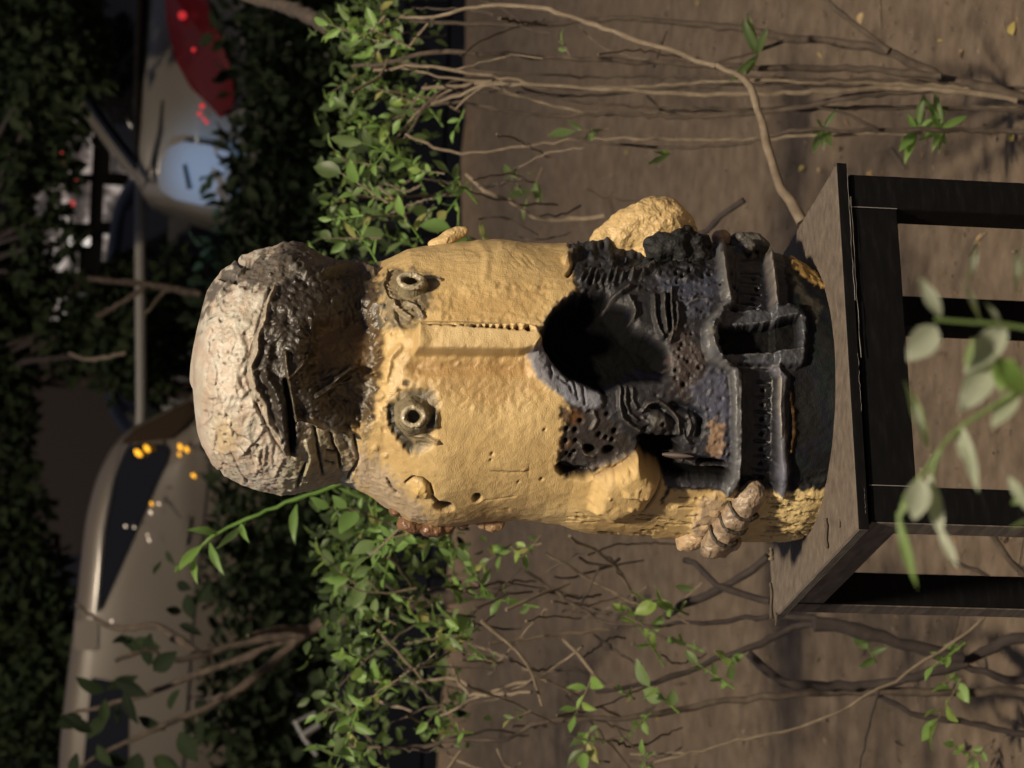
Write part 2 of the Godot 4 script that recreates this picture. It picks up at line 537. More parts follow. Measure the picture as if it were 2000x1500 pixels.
	var o3 := [[1.06, 1.16], [1.12, 1.25], [1.30, 1.40], [1.50, 1.54], [1.8, 1.60], [2.8, 1.62], [3.4, 1.5], [3.9, 1.18]]
	put("cabin_glass", outline_body(o3, 0.76, L), glass, c2)
	var fz2 := flank(0.85, 1.205)
	var fz3 := flank(0.76, 1.62)
	put("rear_pillar", panel([[1.00, 1.16], [1.10, 1.25], [1.30, 1.42], [1.50, 1.555], [1.58, 1.56], [1.37, 1.42], [1.16, 1.25], [1.05, 1.16]], fz3, 0.02), paint2, c2)
	put("roof", outline_body([[1.48, 1.53], [1.8, 1.585], [2.8, 1.605], [3.3, 1.52], [3.3, 1.56], [2.8, 1.645], [1.8, 1.635], [1.5, 1.57]], 0.74, [1]), paint2, c2)
	var red := mat(0.020, 0.0015, 0.002, 0.25)
	red.emission_enabled = true; red.emission = lin(0.028, 0.0016, 0.002); red.emission_energy_multiplier = 1.0
	var tl := put("tail_lamp", panel([[2.35, 1.08], [2.1, 1.065], [1.9, 1.045], [1.69, 0.99], [1.54, 0.90], [1.45, 0.80], [1.385, 0.74], [1.40, 0.70], [1.46, 0.665], [1.62, 0.68], [1.80, 0.74], [2.0, 0.83], [2.3, 0.94]], fz2, 0.055), red, c2)
	var hot := StandardMaterial3D.new()
	hot.albedo_color = lin(0.5, 0.02, 0.02)
	hot.emission_enabled = true; hot.emission = lin(1.0, 0.05, 0.06); hot.emission_energy_multiplier = 0.5
	for a in [[356, 30, 0.024], [378, 97, 0.012], [395, 207, 0.014], [390, 222, 0.012], [398, 232, 0.010], [404, 239, 0.010]]:
		var s := SphereMesh.new(); s.radius = a[2]; s.height = a[2] * 2.0; s.radial_segments = 10; s.rings = 6
		put("red_glint", s, hot, tl, P(a[0], a[1], z1 - 0.07) - c2.position)  # small glowing balls stand in for glints on the red lens
	put("body_crease", panel([[1.47, 1.06], [1.30, 1.075], [1.05, 1.13], [0.99, 1.145], [0.99, 1.135], [1.05, 1.115], [1.30, 1.055], [1.47, 1.05]], fz2, 0.004), trim, c2)
	var glint_paint := mat(0.24, 0.245, 0.255, 0.22)  # paler than the body, brightness of the glint put into the colour
	var ch := put("bumper_end", panel([[0.90, 0.66], [0.905, 0.82], [0.93, 0.96], [0.975, 1.045], [1.04, 1.06], [1.14, 1.045], [1.21, 1.01], [1.245, 0.93], [1.235, 0.80], [1.20, 0.68]], func(_p): return 0.875, 0.012), glint_paint, c2)
	put("handle_slot", panel([[0.99, 0.90], [1.12, 0.93], [1.12, 0.91], [0.99, 0.875]], func(_p): return 0.885, 0.008), trim, ch)
	for xw in [1.7, 4.4]:
		wheel(c2, Vector3(xw, 0.31, 0.80)); wheel(c2, Vector3(xw, 0.31, -0.80))
	# dark car further back between the two
	var c3 := thing("parked_car", "dark unlit car in the gap between the two silver cars", "car", Vector3(0, STREET, -17.0))
	var dark := mat(0.006, 0.007, 0.012, 0.4)
	put("body", outline_body([[-1.6, 0.3], [-1.7, 0.8], [-1.3, 1.02], [-0.8, 1.08], [-0.3, 1.5], [0.4, 1.56], [1.2, 1.5], [1.8, 1.1], [2.4, 1.0], [2.6, 0.6], [2.5, 0.25]], 0.85, L), dark, c3)
	put("window", panel([[-0.5, 1.12], [-0.2, 1.42], [0.4, 1.48], [1.1, 1.42], [1.5, 1.12]], flank(0.85, 1.56), 0.006), glass, c3)
	for xw in [-1.0, 1.8]:
		wheel(c3, Vector3(xw, 0.31, 0.78)); wheel(c3, Vector3(xw, 0.31, -0.78))
	# pale steel rail between the cars
	var steel := mat(0.20, 0.195, 0.18, 0.5)
	var a0 := P(273, 395, 14.0); var a1 := P(276, 800, 14.0)
	var rl := thing("guard_rail", "pale steel guard rail crossing the gap between the cars", "rail", Vector3(a0.x, STREET, a0.z))
	var st := newst()
	add_tube(st, local(PackedVector3Array([a1 - Vector3(0.6, 0, 0), a1, a0, a0 + Vector3(0.5, 0, 0)]), rl.position), 0.034, 0.034, 12)
	put("rail", done(st), steel, rl)
	for k in [-0.35, 1.3]:
		var q := a1.lerp(a0, k)
		st = newst()
		add_tube(st, local(PackedVector3Array([Vector3(q.x, STREET, q.z), q]), rl.position), 0.022, 0.022, 10)
		put("post", done(st), steel, rl)
	walls()
	dark_planting()

func walls() -> void:
	# brown building behind the dark car
	var p := P(120, 830, 26.0)
	var b := thing("building", "plain brown building wall above the dark car", "building", Vector3(p.x, STREET, -26.0))
	put("wall", box_mesh(Vector3(2.7, 0, 0), Vector3(0, 7, 0), Vector3(0, 0, 3), 0.01), mat(0.10, 0.078, 0.062, 0.9), b, Vector3(-0.1, 3.5 + 0.9, -1.5))
	put("plinth", box_mesh(Vector3(2.8, 0, 0), Vector3(0, 0.9, 0), Vector3(0, 0, 3.1), 0.01), mat(0.03, 0.028, 0.03, 0.9), b, Vector3(-0.1, 0.45, -1.5))
	p = P(110, 1080, 27.0)
	b = thing("building", "bluish grey building wall left of the plain brown wall", "building", Vector3(p.x, STREET, -27.0))
	put("wall", box_mesh(Vector3(1.35, 0, 0), Vector3(0, 7, 0), Vector3(0, 0, 3), 0.01), mat(0.06, 0.062, 0.085, 0.9), b, Vector3(0, 3.5, -1.5))
	put("ledge", box_mesh(Vector3(1.4, 0, 0), Vector3(0, 0.08, 0), Vector3(0, 0, 0.2), 0.01), mat(0.05, 0.05, 0.07, 0.9), b, Vector3(0, 1.3, 0.05))
	# shop front glimpsed through the leaves
	p = P(90, 395, 24.0)
	b = thing("shop_front", "lit shop front glimpsed through the leaves above the grey silver car", "shop", Vector3(p.x, STREET, -24.0))
	var fr := mat(0.010, 0.009, 0.008, 0.9, 0.2)
	put("wall", box_mesh(Vector3(2.7, 0, 0), Vector3(0, 6, 0), Vector3(0, 0, 0.3), 0.01), mat(0.012, 0.011, 0.010, 0.95, 0.2), b, Vector3(0, 3.0 + 1.35, -0.25))
	put("sill", box_mesh(Vector3(2.7, 0, 0), Vector3(0, 1.3, 0), Vector3(0, 0, 0.4), 0.01), fr, b, Vector3(0, 0.65, -0.2))
	var lit := StandardMaterial3D.new()
	lit.albedo_texture = noise_tex(0.03, 21, [[0.0, 0.02, 0.02, 0.02], [0.45, 0.12, 0.10, 0.09], [0.62, 0.35, 0.30, 0.27], [1.0, 0.7, 0.65, 0.6]], 256, 4)
	lit.emission_enabled = true
	lit.emission_operator = BaseMaterial3D.EMISSION_OP_MULTIPLY
	lit.emission = Color(1, 1, 1)
	lit.emission_texture = lit.albedo_texture
	lit.emission_energy_multiplier = 0.62
	lit.uv1_triplanar = true; lit.uv1_scale = Vector3(0.5, 0.5, 0.5)
	for k in 5:
		for j in 2:
			var ww := 0.40 + 0.05 * ((k * 3 + j) % 3)
			var hh := 0.46 + 0.10 * ((k + j * 2) % 3)
			var w := put("window", box_mesh(Vector3(ww, 0, 0), Vector3(0, hh, 0), Vector3(0, 0, 0.05), 0.004), lit, b, Vector3(-1.0 + k * 0.51, 1.72 + j * 0.74 + 0.04 * (k % 2), -0.075))
			for s in [-1, 1]:
				put("frame", box_mesh(Vector3(0.02, 0, 0), Vector3(0, hh + 0.02, 0), Vector3(0, 0, 0.07), 0.003), fr, w, Vector3(s * (ww * 0.5), 0, 0.02))
			put("frame", box_mesh(Vector3(ww + 0.04, 0, 0), Vector3(0, 0.02, 0), Vector3(0, 0, 0.07), 0.003), fr, w, Vector3(0, -hh * 0.5, 0.02))
	var hot := StandardMaterial3D.new()
	hot.albedo_color = lin(0.5, 0.05, 0.05)
	hot.emission_enabled = true; hot.emission = lin(0.75, 0.10, 0.09); hot.emission_energy_multiplier = 0.8
	for a in [[122, 303, 0.14, 0.14], [140, 355, 0.09, 0.1], [140, 398, 0.06, 0.06]]:
		var q := P(a[0], a[1], 23.8)
		put("red_sign", box_mesh(Vector3(a[2], 0, 0), Vector3(0, a[3], 0), Vector3(0, 0, 0.06), 0.01), hot, b, q - b.position)
	var glow := StandardMaterial3D.new()
	glow.albedo_color = lin(0.6, 0.6, 0.6)
	glow.emission_enabled = true; glow.emission = lin(1, 0.92, 0.82); glow.emission_energy_multiplier = 0.7
	for a in [[155, 470, 0.10, 0.22], [20, 265, 0.30, 0.10], [150, 543, 0.07, 0.06], [60, 330, 0.22, 0.09], [8, 300, 0.12, 0.06]]:
		var q := P(a[0], a[1], 23.7)
		put("lamp_panel", box_mesh(Vector3(a[2], 0, 0), Vector3(0, a[3], 0), Vector3(0, 0, 0.05), 0.01), glow, b, q - b.position)
	# far wall that closes the view
	var far := thing("building", "dark long building closing the street beyond the trees", "building", Vector3(0, STREET, -40))
	put("wall", box_mesh(Vector3(60, 0, 0), Vector3(0, 12, 0), Vector3(0, 0, 4), 0.02), mat(0.035, 0.033, 0.032, 0.9), far, Vector3(0, 6, -2))
	var pin := StandardMaterial3D.new()
	pin.albedo_color = lin(0.3, 0.35, 0.5)
	pin.emission_enabled = true; pin.emission = lin(0.35, 0.45, 1.0); pin.emission_energy_multiplier = 0.7
	for a in [[33, 60, 0.10], [32, 119, 0.08], [4, 368, 0.20], [3, 1194, 0.14], [120, 470, 0.07], [205, 478, 0.06]]:
		put("bluish_dot", box_mesh(Vector3(a[2], 0, 0), Vector3(0, a[2] * 0.9, 0), Vector3(0, 0, 0.05), 0.004), pin, far, P(a[0], a[1], 39.97) - far.position)  # glowing boxes added for bluish dots of sky, no windows there
	put("plinth", box_mesh(Vector3(60, 0, 0), Vector3(0, 0.6, 0), Vector3(0, 0, 4.2), 0.02), mat(0.02, 0.02, 0.02, 0.9), far, Vector3(0, 0.3, -2))

func leaf_cloud(parent: Node3D, called: String, spots: Array, size: float, meshes: Array, mats: Array) -> void:   # spots: [centre, radii, count]; one mass of leaves too many to count, a few tones
	var per := []
	for m in mats: per.append([])
	for s in spots:
		var ctr: Vector3 = s[0]; var rad: Vector3 = s[1]
		for i in int(s[2]):
			var d := rdir() * pow(rng.randf(), 0.45)
			var at := ctr + Vector3(d.x * rad.x, d.y * rad.y, d.z * rad.z)
			var dir := (d + rdir() * 1.1 + Vector3(0, -0.2, 0)).normalized()
			var face := (Vector3(0, 0.6, 0.5) + rdir() * 0.8)
			per[rng.randi() % mats.size()].append(Transform3D(leaf_basis(dir, face, size * rnd(0.6, 1.25)), at - parent.position))
	for k in mats.size():
		if per[k].is_empty(): continue
		var mm := MultiMesh.new()
		mm.transform_format = MultiMesh.TRANSFORM_3D
		mm.mesh = meshes[k % meshes.size()]
		mm.instance_count = per[k].size()
		for i in per[k].size(): mm.set_instance_transform(i, per[k][i])
		var o := MultiMeshInstance3D.new()
		o.multimesh = mm; o.material_override = mats[k]
		o.name = called
		parent.add_child(o, true)
		o.set_meta("kind", "stuff")

func dark_planting() -> void:
	# clipped hedge along the kerb in front of the cars
	var h := thing("clipped_hedge", "dark clipped hedge along the street in front of the parked cars", "hedge", Vector3(0, STREET, -11.9))
	var spots := []
	for i in 26:
		var x := -2.6 + i * 0.21
		var top := 0.80 + 0.05 * sin(i * 1.9) + (0.03 if x > 0.0 and x < 0.9 else -0.07)
		spots.append([Vector3(x, STREET + 0.22, -11.9), Vector3(0.24, 0.30, 0.34), 230])
		spots.append([Vector3(x, STREET + top - 0.27, -11.95), Vector3(0.22, 0.27 + 0.05 * sin(i * 3.1), 0.30), 190])
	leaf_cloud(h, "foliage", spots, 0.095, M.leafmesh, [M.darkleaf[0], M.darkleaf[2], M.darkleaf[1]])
	var st := newst()
	for i in 14:
		var x := -2.5 + i * 0.38
		add_tube(st, local(PackedVector3Array([Vector3(x, STREET, -11.9), Vector3(x + rnd(-0.1, 0.1), STREET + 0.35, -11.9)]), h.position), 0.018, 0.008, 6)
	put("stem", done(st), M.darkbark, h)
	# street trees whose crowns hang over the cars
	var trees := [
		["dark leafy street tree over the grey silver car at the right", [[60, 60, 14.6, 0.62, 0.30], [150, 120, 14.9, 0.55, 0.22], [200, 60, 14.2, 0.42, 0.20], [40, 200, 15.4, 0.42, 0.24], [120, 180, 15.2, 0.34, 0.22], [30, 330, 15.8, 0.30, 0.14], [95, 290, 15.4, 0.16, 0.12], [-60, 150, 15.0, 0.9, 0.4], [110, 70, 11.9, 0.34, 0.17], [130, 20, 11.8, 0.26, 0.14], [165, 110, 12.0, 0.26, 0.12], [60, 150, 12.2, 0.3, 0.2], [120, 345, 13.2, 0.10, 0.09], [35, 300, 13.4, 0.16, 0.08], [130, 470, 13.4, 0.07, 0.06], [60, 455, 13.5, 0.07, 0.05], [80, 350, 13.5, 0.06, 0.05], [100, 290, 13.3, 0.07, 0.06], [45, 530, 13.6, 0.10, 0.06], [110, 410, 13.5, 0.05, 0.04], [20, 380, 13.4, 0.13, 0.06]], 0.5],
		["dark leafy street tree in the middle over the gap between the cars", [[40, 560, 15.6, 0.42, 0.26], [130, 640, 15.0, 0.34, 0.2], [20, 450, 16.0, 0.34, 0.12], [190, 640, 14.8, 0.28, 0.16], [230, 690, 14.4, 0.30, 0.14], [30, 720, 15.5, 0.4, 0.16], [240, 560, 15.2, 0.22, 0.14], [310, 690, 15.0, 0.42, 0.14], [340, 600, 14.9, 0.4, 0.2], [-50, 600, 15.4, 0.9, 0.35], [20, 850, 15.4, 0.4, 0.14]], -0.15],
		["dark leafy street tree over the silver car at the left", [[40, 1010, 15.2, 0.34, 0.2], [90, 1230, 14.8, 0.42, 0.26], [60, 1130, 15.6, 0.34, 0.24], [130, 1330, 14.4, 0.34, 0.2], [60, 1420, 14.4, 0.45, 0.26], [10, 1300, 14.8, 0.6, 0.24], [-60, 1200, 15.2, 1.0, 0.35]], -1.9]]
	for t in trees:
		var base := Vector3(t[2], STREET, -15.6)
		var o := thing("street_tree", t[0], "tree", base, "dark street trees behind the cars")
		st = newst()
		var fork := base + Vector3(0.1, 2.3, 0.1)
		add_tube(st, local(smooth_path(PackedVector3Array([base, base + Vector3(0.03, 1.1, 0), fork]), 0.2), base), 0.075, 0.05, 9, 0.06)
		put("trunk", done(st), M.darkbark, o)
		var sp := []
		for q in t[1]:
			var at := P(q[0], q[1], q[2])
			sp.append([at, Vector3(q[3], q[4], 0.4), int(3000 * q[3] * (q[4] + 0.15))])
			st = newst()
			add_tube(st, local(smooth_path(PackedVector3Array([fork - Vector3(0, rnd(0, 0.4), 0), fork.lerp(at, 0.5) + Vector3(0, 0.15, 0), at]), 0.15), base), 0.03, 0.008, 6)
			put("branch", done(st), M.darkbark, o)
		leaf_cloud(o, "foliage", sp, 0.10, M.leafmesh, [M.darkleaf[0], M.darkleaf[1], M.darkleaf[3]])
# ---------------------------------------------------------------- shrubs with bare stems
func stem_part(o: Node3D, list: Array, z0: float, z1: float, w0: float, w1: float, m: Material, called := "stem") -> void:
	var pts := smooth_path(pts3(list, z0, z1), 0.03)
	for i in pts.size():
		pts[i] += Vector3(rnd(-1, 1), rnd(-1, 1), rnd(-1, 1)) * 0.0028
	var st := newst()
	var k := (z0 + z1) * 0.5 / FOCAL * 0.5 * 1.25
	add_tube(st, local(pts, o.position), w0 * k, w1 * k, 8, 0.17)
	put(called, done(st), m, o)

func sprig(o: Node3D, at: Vector3, d: Vector3, n: int, l: float, mats: Array, meshes: Array) -> void:
	var len_ := l * 0.32 * n
	var st := newst()
	var path := PackedVector3Array()
	for i in 5:
		path.append(at - d * len_ * (1.0 - i / 4.0) + Vector3(0, -0.02 * sin(PI * i / 4.0), 0) * len_)
	add_tube(st, local(path, o.position), 0.0022, 0.001, 5)
	put("twig", done(st), M.twig if rng.randf() < 0.5 else M.leaf[2], o)
	var side := d.cross(rdir()).normalized()
	for i in n:
		var t := float(i + 1) / n
		var q := path[0].lerp(path[4], t)
		side = side.rotated(d, 2.2 + rnd(-0.4, 0.4))
		var dir := (side + d * rnd(0.35, 0.9) + Vector3(0, 0.1, 0.0)).normalized()
		if i == n - 1: dir = (d + side * 0.3).normalized()
		var face := (Vector3(0.1, 0.75, 0.6) + rdir() * 0.55)
		add_leaf(o, q, dir, face, l * rnd(0.6, 1.15) * (0.75 + 0.25 * t), meshes[rng.randi() % meshes.size()], mats[rng.randi() % mats.size()], rnd(-0.5, 0.5))

func tangle(o: Node3D, count: int, area: Vector4, cross: float) -> void:     # thin dead twigs crossing one another
	for i in count:
		var v := rnd(area.x, area.y); var u := rnd(area.z, area.w)
		var l := rnd(70, 210)
		var a := rng.randfn(0.0, cross) + (PI if rng.randf() < 0.5 else 0.0)
		var bend := rnd(-18, 18)
		var dv := cos(a) * l; var du := sin(a) * l
		stem_part(o, [[v, u], [v + dv * 0.35 - du * bend * 0.004, u + du * 0.35 + bend], [v + dv * 0.7, u + du * 0.7 + bend * 0.6], [v + dv, u + du]], rnd(3.95, 4.6), rnd(3.95, 4.6), rnd(2.5, 5), rnd(2, 3), M.twig if rng.randf() < 0.55 else M.bark, "twig")

func plants() -> void:
	# right-hand shrub
	var base := P(2075, 200, 4.05); base.y = ground_y(base.x, 4.05)
	var o := thing("shrub", "bare stemmed leafy shrub behind the stand at the right", "shrub", base)
	var zb := 4.05
	stem_part(o, [[2090, 215], [2000, 192], [1860, 156], [1824, 142], [1720, 98], [1640, 82], [1528, 72], [1424, 54], [1340, 46], [1200, 36], [1000, 50], [800, 40]], zb, 4.5, 19, 6, M.bark)
	stem_part(o, [[1740, 100], [1660, 42], [1600, -10], [1500, -60]], 4.08, 4.2, 12, 6, M.bark)
	stem_part(o, [[784, 35], [848, 30], [960, 13], [1072, 19], [1200, 62], [1400, 130]], 4.2, 3.75, 5, 9, M.twig)
	stem_part(o, [[1400, 130], [1420, 136], [1456, 156], [1488, 240], [1516, 340], [1564, 432]], 3.75, 3.6, 9, 17, M.twig)
	stem_part(o, [[1840, 150], [1700, 136], [1480, 131], [1200, 118], [960, 106], [848, 102], [752, 125], [690, 130]], 4.1, 4.4, 13, 6, M.bark)
	stem_part(o, [[1990, 196], [1850, 178], [1720, 172], [1440, 186], [1200, 174], [1080, 168], [944, 147], [816, 128], [730, 140]], 4.0, 4.3, 10, 5, M.twig)
	stem_part(o, [[1850, 176], [1672, 188], [1600, 204], [1480, 220], [1340, 228], [1200, 222], [1050, 226], [900, 200], [800, 215]], 4.05, 4.5, 11, 5, M.bark)
	stem_part(o, [[2010, 258], [1960, 256], [1640, 254], [1520, 260], [1440, 282], [1320, 288], [1200, 282], [1080, 262]], 4.0, 4.25, 9, 4, M.bark)
	stem_part(o, [[1712, 250], [1660, 228], [1600, 208]], 4.05, 4.05, 7, 5, M.bark)
	stem_part(o, [[1300, 58], [1290, 92], [1275, 130]], 4.3, 4.3, 6, 3, M.bark, "branch")
	stem_part(o, [[1560, 75], [1480, 100], [1380, 128]], 4.15, 4.2, 6, 4, M.bark, "branch")
	stem_part(o, [[822, 173], [960, 163], [1100, 172]], 4.3, 4.2, 7, 5, M.twig, "branch")
	stem_part(o, [[845, 202], [900, 185], [960, 160]], 4.3, 4.2, 5, 5, M.twig, "branch")
	stem_part(o, [[800, 87], [835, 45], [855, 30]], 4.25, 4.2, 5, 3, M.twig, "branch")
	stem_part(o, [[690, 182], [740, 150], [760, 120]], 4.2, 4.3, 5, 4, M.twig, "branch")
	stem_part(o, [[1260, 185], [1290, 215], [1330, 228]], 4.3, 4.3, 4, 5, M.bark, "branch")
	stem_part(o, [[740, 360], [790, 420], [800, 440]], 4.3, 4.3, 4, 3, M.twig, "branch")
	stem_part(o, [[910, 340], [960, 380], [1010, 400], [1040, 425], [1090, 430], [1180, 424]], 4.3, 4.1, 7, 8, M.twig, "branch")
	stem_part(o, [[1455, 390], [1410, 420], [1380, 450], [1340, 470]], 4.0, 4.1, 12, 9, M.darkbark, "branch")  # dark branch standing in for a twig shadow on the soil
	var L := [M.leaf[0], M.leaf[1], M.leaf[2], M.leaf[4], M.leaf[3], M.leaf[3], M.leaf[1], M.leaf[0], M.leaf[4], M.leaf[6]]
	var bright := [M.leaf[2], M.leaf[5], M.leaf[0]]
	for q in [[655, 60, 8, 1], [690, 100, 7, 1], [640, 75, 4, 1], [690, 35, 7, 0], [730, 20, 6, 0], [720, 80, 6, 0], [760, 55, 5, 0], [650, 175, 6, 0], [700, 160, 6, 0], [690, 200, 6, 0], [745, 180, 7, 0], [735, 130, 5, 0], [800, 200, 6, 1], [835, 205, 5, 0], [700, 245, 6, 1], [745, 250, 7, 1], [770, 225, 6, 0], [655, 295, 6, 0], [690, 305, 6, 0], [715, 270, 6, 0], [805, 318, 6, 1], [835, 325, 5, 1], [870, 330, 5, 0], [765, 300, 6, 0], [725, 340, 6, 0], [660, 345, 6, 0], [690, 385, 7, 0], [640, 395, 6, 0], [720, 415, 7, 0], [760, 390, 6, 0], [655, 440, 7, 0], [620, 465, 7, 0], [690, 450, 6, 0], [740, 460, 6, 0], [790, 430, 5, 0], [830, 420, 5, 0], [870, 430, 6, 0], [890, 455, 5, 0], [600, 490, 5, 0], [1000, 345, 5, 0], [1040, 375, 5, 0], [870, 380, 5, 0], [1100, 90, 3, 0], [900, 250, 4, 0], [1130, 250, 4, 0]]:
		var at := P(q[0] + rnd(-14, 14), q[1] + rnd(-14, 14), rnd(3.8, 4.7))
		var d := (Vector3(rnd(-0.7, 0.7), rnd(0.2, 1.0), rnd(-0.3, 0.8))).normalized()
		sprig(o, at, d, q[2], rnd(0.024, 0.056), bright if q[3] else L, M.leafmesh)
	tangle(o, 26, Vector4(780, 1180, 20, 460), 0.25)
	for i in 6:      # more bare canes rising from the foot
		var u := rnd(120, 300)
		stem_part(o, [[2080, u * 0.6 + 90], [1800, u * 0.8 + 40], [1450, u], [1150, u + rnd(-30, 30)], [900, u + rnd(-60, 40)], [rnd(700, 800), u + rnd(-80, 80)]], 4.1, rnd(4.3, 4.7), 7, 4, M.bark if i % 2 else M.twig)
	var inner := []
	for i in 17:
		inner.append([P(712 + 40 * sin(i * 2.3), -10 + i * 30, 4.75), Vector3(0.09, 0.075, 0.16), 34])
	for i in 9:
		inner.append([P(800 + 16 * sin(i * 1.3), 30 + i * 52, 4.8), Vector3(0.07, 0.05, 0.14), 12])
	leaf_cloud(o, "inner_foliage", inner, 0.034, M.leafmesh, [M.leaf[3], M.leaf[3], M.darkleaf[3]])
	# small weeds near its foot
	for w in [[1840, 250, 12, "yellow green strappy weed by the foot of the right shrub"], [1790, 255, 7, "thin blue green weed beside the yellow green one"], [1480, 105, 6, "dark little sprout among the right stems"], [1610, 250, 6, "dark drooping sprout hanging on the right shrub"], [1310, 300, 3, "tiny sprout on a bare twig at the right"]]:
		var zz := 4.15
		var foot := P(w[0], w[1], zz)
		var wd := thing("weed", w[3], "weed", foot)
		for i in int(w[2]):
			var d := Vector3(rnd(-1, 1), rnd(-0.4, 1), rnd(-0.3, 0.9)).normalized()
			add_leaf(wd, foot, d, Vector3(0, 0.5, 1), rnd(0.035, 0.08), M.narrow[rng.randi() % 3], M.leaf[[3, 4, 1, 0][rng.randi() % 4]] if w[2] > 6 else M.leaf[3])
	# left-hand shrub
	base = P(2060, 1330, 4.0); base.y = ground_y(base.x, 4.0)
	o = thing("shrub", "dark stemmed leafy shrub behind the stand at the left", "shrub", base)
	stem_part(o, [[2080, 1250], [2000, 1248], [1960, 1256], [1880, 1292], [1860, 1286], [1780, 1264], [1680, 1232], [1600, 1215], [1575, 1217], [1460, 1268], [1400, 1288], [1280, 1332], [1160, 1350]], 3.95, 4.2, 19, 8, M.darkbark)
	stem_part(o, [[1890, 1292], [1792, 1320], [1720, 1334], [1640, 1340], [1528, 1330], [1460, 1276]], 3.98, 4.1, 15, 15, M.darkbark)
	stem_part(o, [[1880, 1284], [1780, 1262], [1680, 1232], [1590, 1216]], 3.97, 4.0, 20, 24, M.darkbark)
	stem_part(o, [[2090, 1358], [2000, 1352], [1720, 1352], [1560, 1356], [1400, 1372], [1252, 1400], [1064, 1410], [992, 1442], [902, 1446], [758, 1464], [680, 1450]], 4.0, 4.3, 15, 5, M.bark)
	stem_part(o, [[2070, 1330], [1990, 1330], [1900, 1306], [1830, 1270]], 3.95, 4.0, 16, 10, M.darkbark)
	stem_part(o, [[2080, 1440], [1980, 1432], [1900, 1412], [1800, 1400], [1720, 1360]], 4.0, 4.1, 12, 9, M.darkbark)
	stem_part(o, [[1924, 1204], [1832, 1272], [1716, 1348], [1580, 1416], [1440, 1448], [1280, 1492]], 3.8, 3.8, 5, 5, M.twig, "branch")
	stem_part(o, [[1716, 1348], [1700, 1400], [1684, 1480], [1680, 1530]], 3.9, 3.9, 4, 3, M.darkbark, "branch")
	stem_part(o, [[1300, 1204], [1336, 1180], [1424, 1140], [1500, 1088]], 4.1, 4.0, 14, 12, M.darkbark, "branch")
	stem_part(o, [[1340, 1095], [1360, 1100], [1400, 1140], [1504, 1176]], 4.1, 4.0, 10, 12, M.darkbark, "branch")
	stem_part(o, [[1590, 1208], [1480, 1206], [1400, 1214], [1300, 1220]], 4.05, 4.1, 10, 6, M.darkbark, "branch")
	stem_part(o, [[2030, 1150], [1990, 1115], [1936, 1042]], 3.9, 3.9, 14, 10, M.bark, "branch")
	stem_part(o, [[1980, 1180], [1930, 1125], [1860, 1095]], 3.9, 3.9, 8, 6, M.bark, "branch")
	for b in [[[956, 1255], [1060, 1244], [1190, 1228]], [[1028, 1115], [1129, 1187], [1201, 1219], [1300, 1222]], [[1064, 1079], [1154, 1133], [1240, 1180]], [[1114, 1050], [1190, 1097], [1244, 1176]], [[880, 1300], [920, 1356], [1039, 1351]], [[942, 1212], [1010, 1273], [1039, 1320], [1057, 1378]], [[730, 1330], [800, 1335], [896, 1325], [922, 1356]], [[740, 1232], [790, 1290], [830, 1330]], [[760, 1090], [795, 1125], [805, 1150]], [[930, 1185], [990, 1160], [1040, 1155]], [[670, 1410], [720, 1440], [745, 1470]], [[860, 1400], [960, 1350], [1040, 1330]], [[1160, 1240], [1210, 1275], [1250, 1300]], [[735, 1370], [775, 1380], [800, 1390]], [[1075, 1310], [1140, 1312], [1200, 1345]], [[990, 1190], [1060, 1160], [1110, 1140]], [[750, 1060], [800, 1062], [850, 1030]], [[900, 1465], [860, 1520]], [[1100, 1250], [1150, 1300], [1170, 1330]]]:
		stem_part(o, b, rnd(4.0, 4.4), rnd(4.0, 4.3), rnd(4, 7), rnd(4, 6), M.twig if rng.randf() < 0.6 else M.bark, "branch")
	for q in [[640, 990, 7, 0], [670, 1000, 7, 0], [710, 985, 7, 0], [740, 1005, 6, 0], [650, 1040, 7, 0], [690, 1045, 7, 0], [725, 1050, 6, 0], [640, 1095, 6, 0], [680, 1095, 7, 0], [720, 1085, 6, 0], [700, 1140, 7, 0], [660, 1150, 6, 0], [690, 1185, 6, 0], [720, 1195, 6, 0], [780, 1170, 6, 0], [755, 1130, 5, 0], [790, 1060, 6, 0], [840, 1050, 6, 0], [880, 1065, 6, 0], [910, 1090, 7, 0], [940, 1110, 6, 0], [990, 1080, 6, 1], [1010, 1090, 6, 0], [860, 1110, 5, 0], [900, 1150, 6, 0], [930, 1165, 6, 0], [830, 1225, 7, 0], [870, 1200, 6, 0], [880, 1250, 6, 0], [905, 1280, 6, 0], [930, 1270, 5, 0], [660, 1285, 5, 1], [690, 1310, 6, 1], [700, 1240, 4, 0], [640, 1385, 6, 0], [620, 1395, 4, 0], [680, 1400, 5, 0], [640, 1450, 7, 0], [670, 1480, 7, 0], [700, 1460, 6, 0], [730, 1490, 5, 0], [840, 1425, 6, 0], [870, 1430, 5, 0], [830, 1400, 5, 0], [985, 1415, 5, 0], [1120, 1405, 6, 1], [1150, 1440, 6, 1], [1130, 1470, 6, 0], [1230, 1430, 6, 1], [1250, 1470, 6, 0], [1270, 1170, 7, 1], [1245, 1220, 6, 1], [1290, 1190, 5, 0], [1335, 1240, 6, 0], [1350, 1290, 6, 0], [1210, 1340, 5, 0], [1280, 1345, 4, 0], [1820, 1300, 7, 1], [1835, 1340, 7, 1], [1850, 1290, 6, 0], [1830, 1420, 7, 1], [1860, 1450, 6, 1], [1900, 1490, 6, 0], [1690, 1250, 4, 0], [1440, 1290, 4, 0]]:
		var at := P(q[0] + rnd(-12, 12), q[1] + rnd(-12, 12), rnd(3.75, 4.5))
		var d := (Vector3(rnd(-0.7, 0.7), rnd(0.1, 1.0), rnd(-0.2, 0.8))).normalized()
		sprig(o, at, d, q[2], rnd(0.024, 0.058), bright if q[3] else L, M.leafmesh)
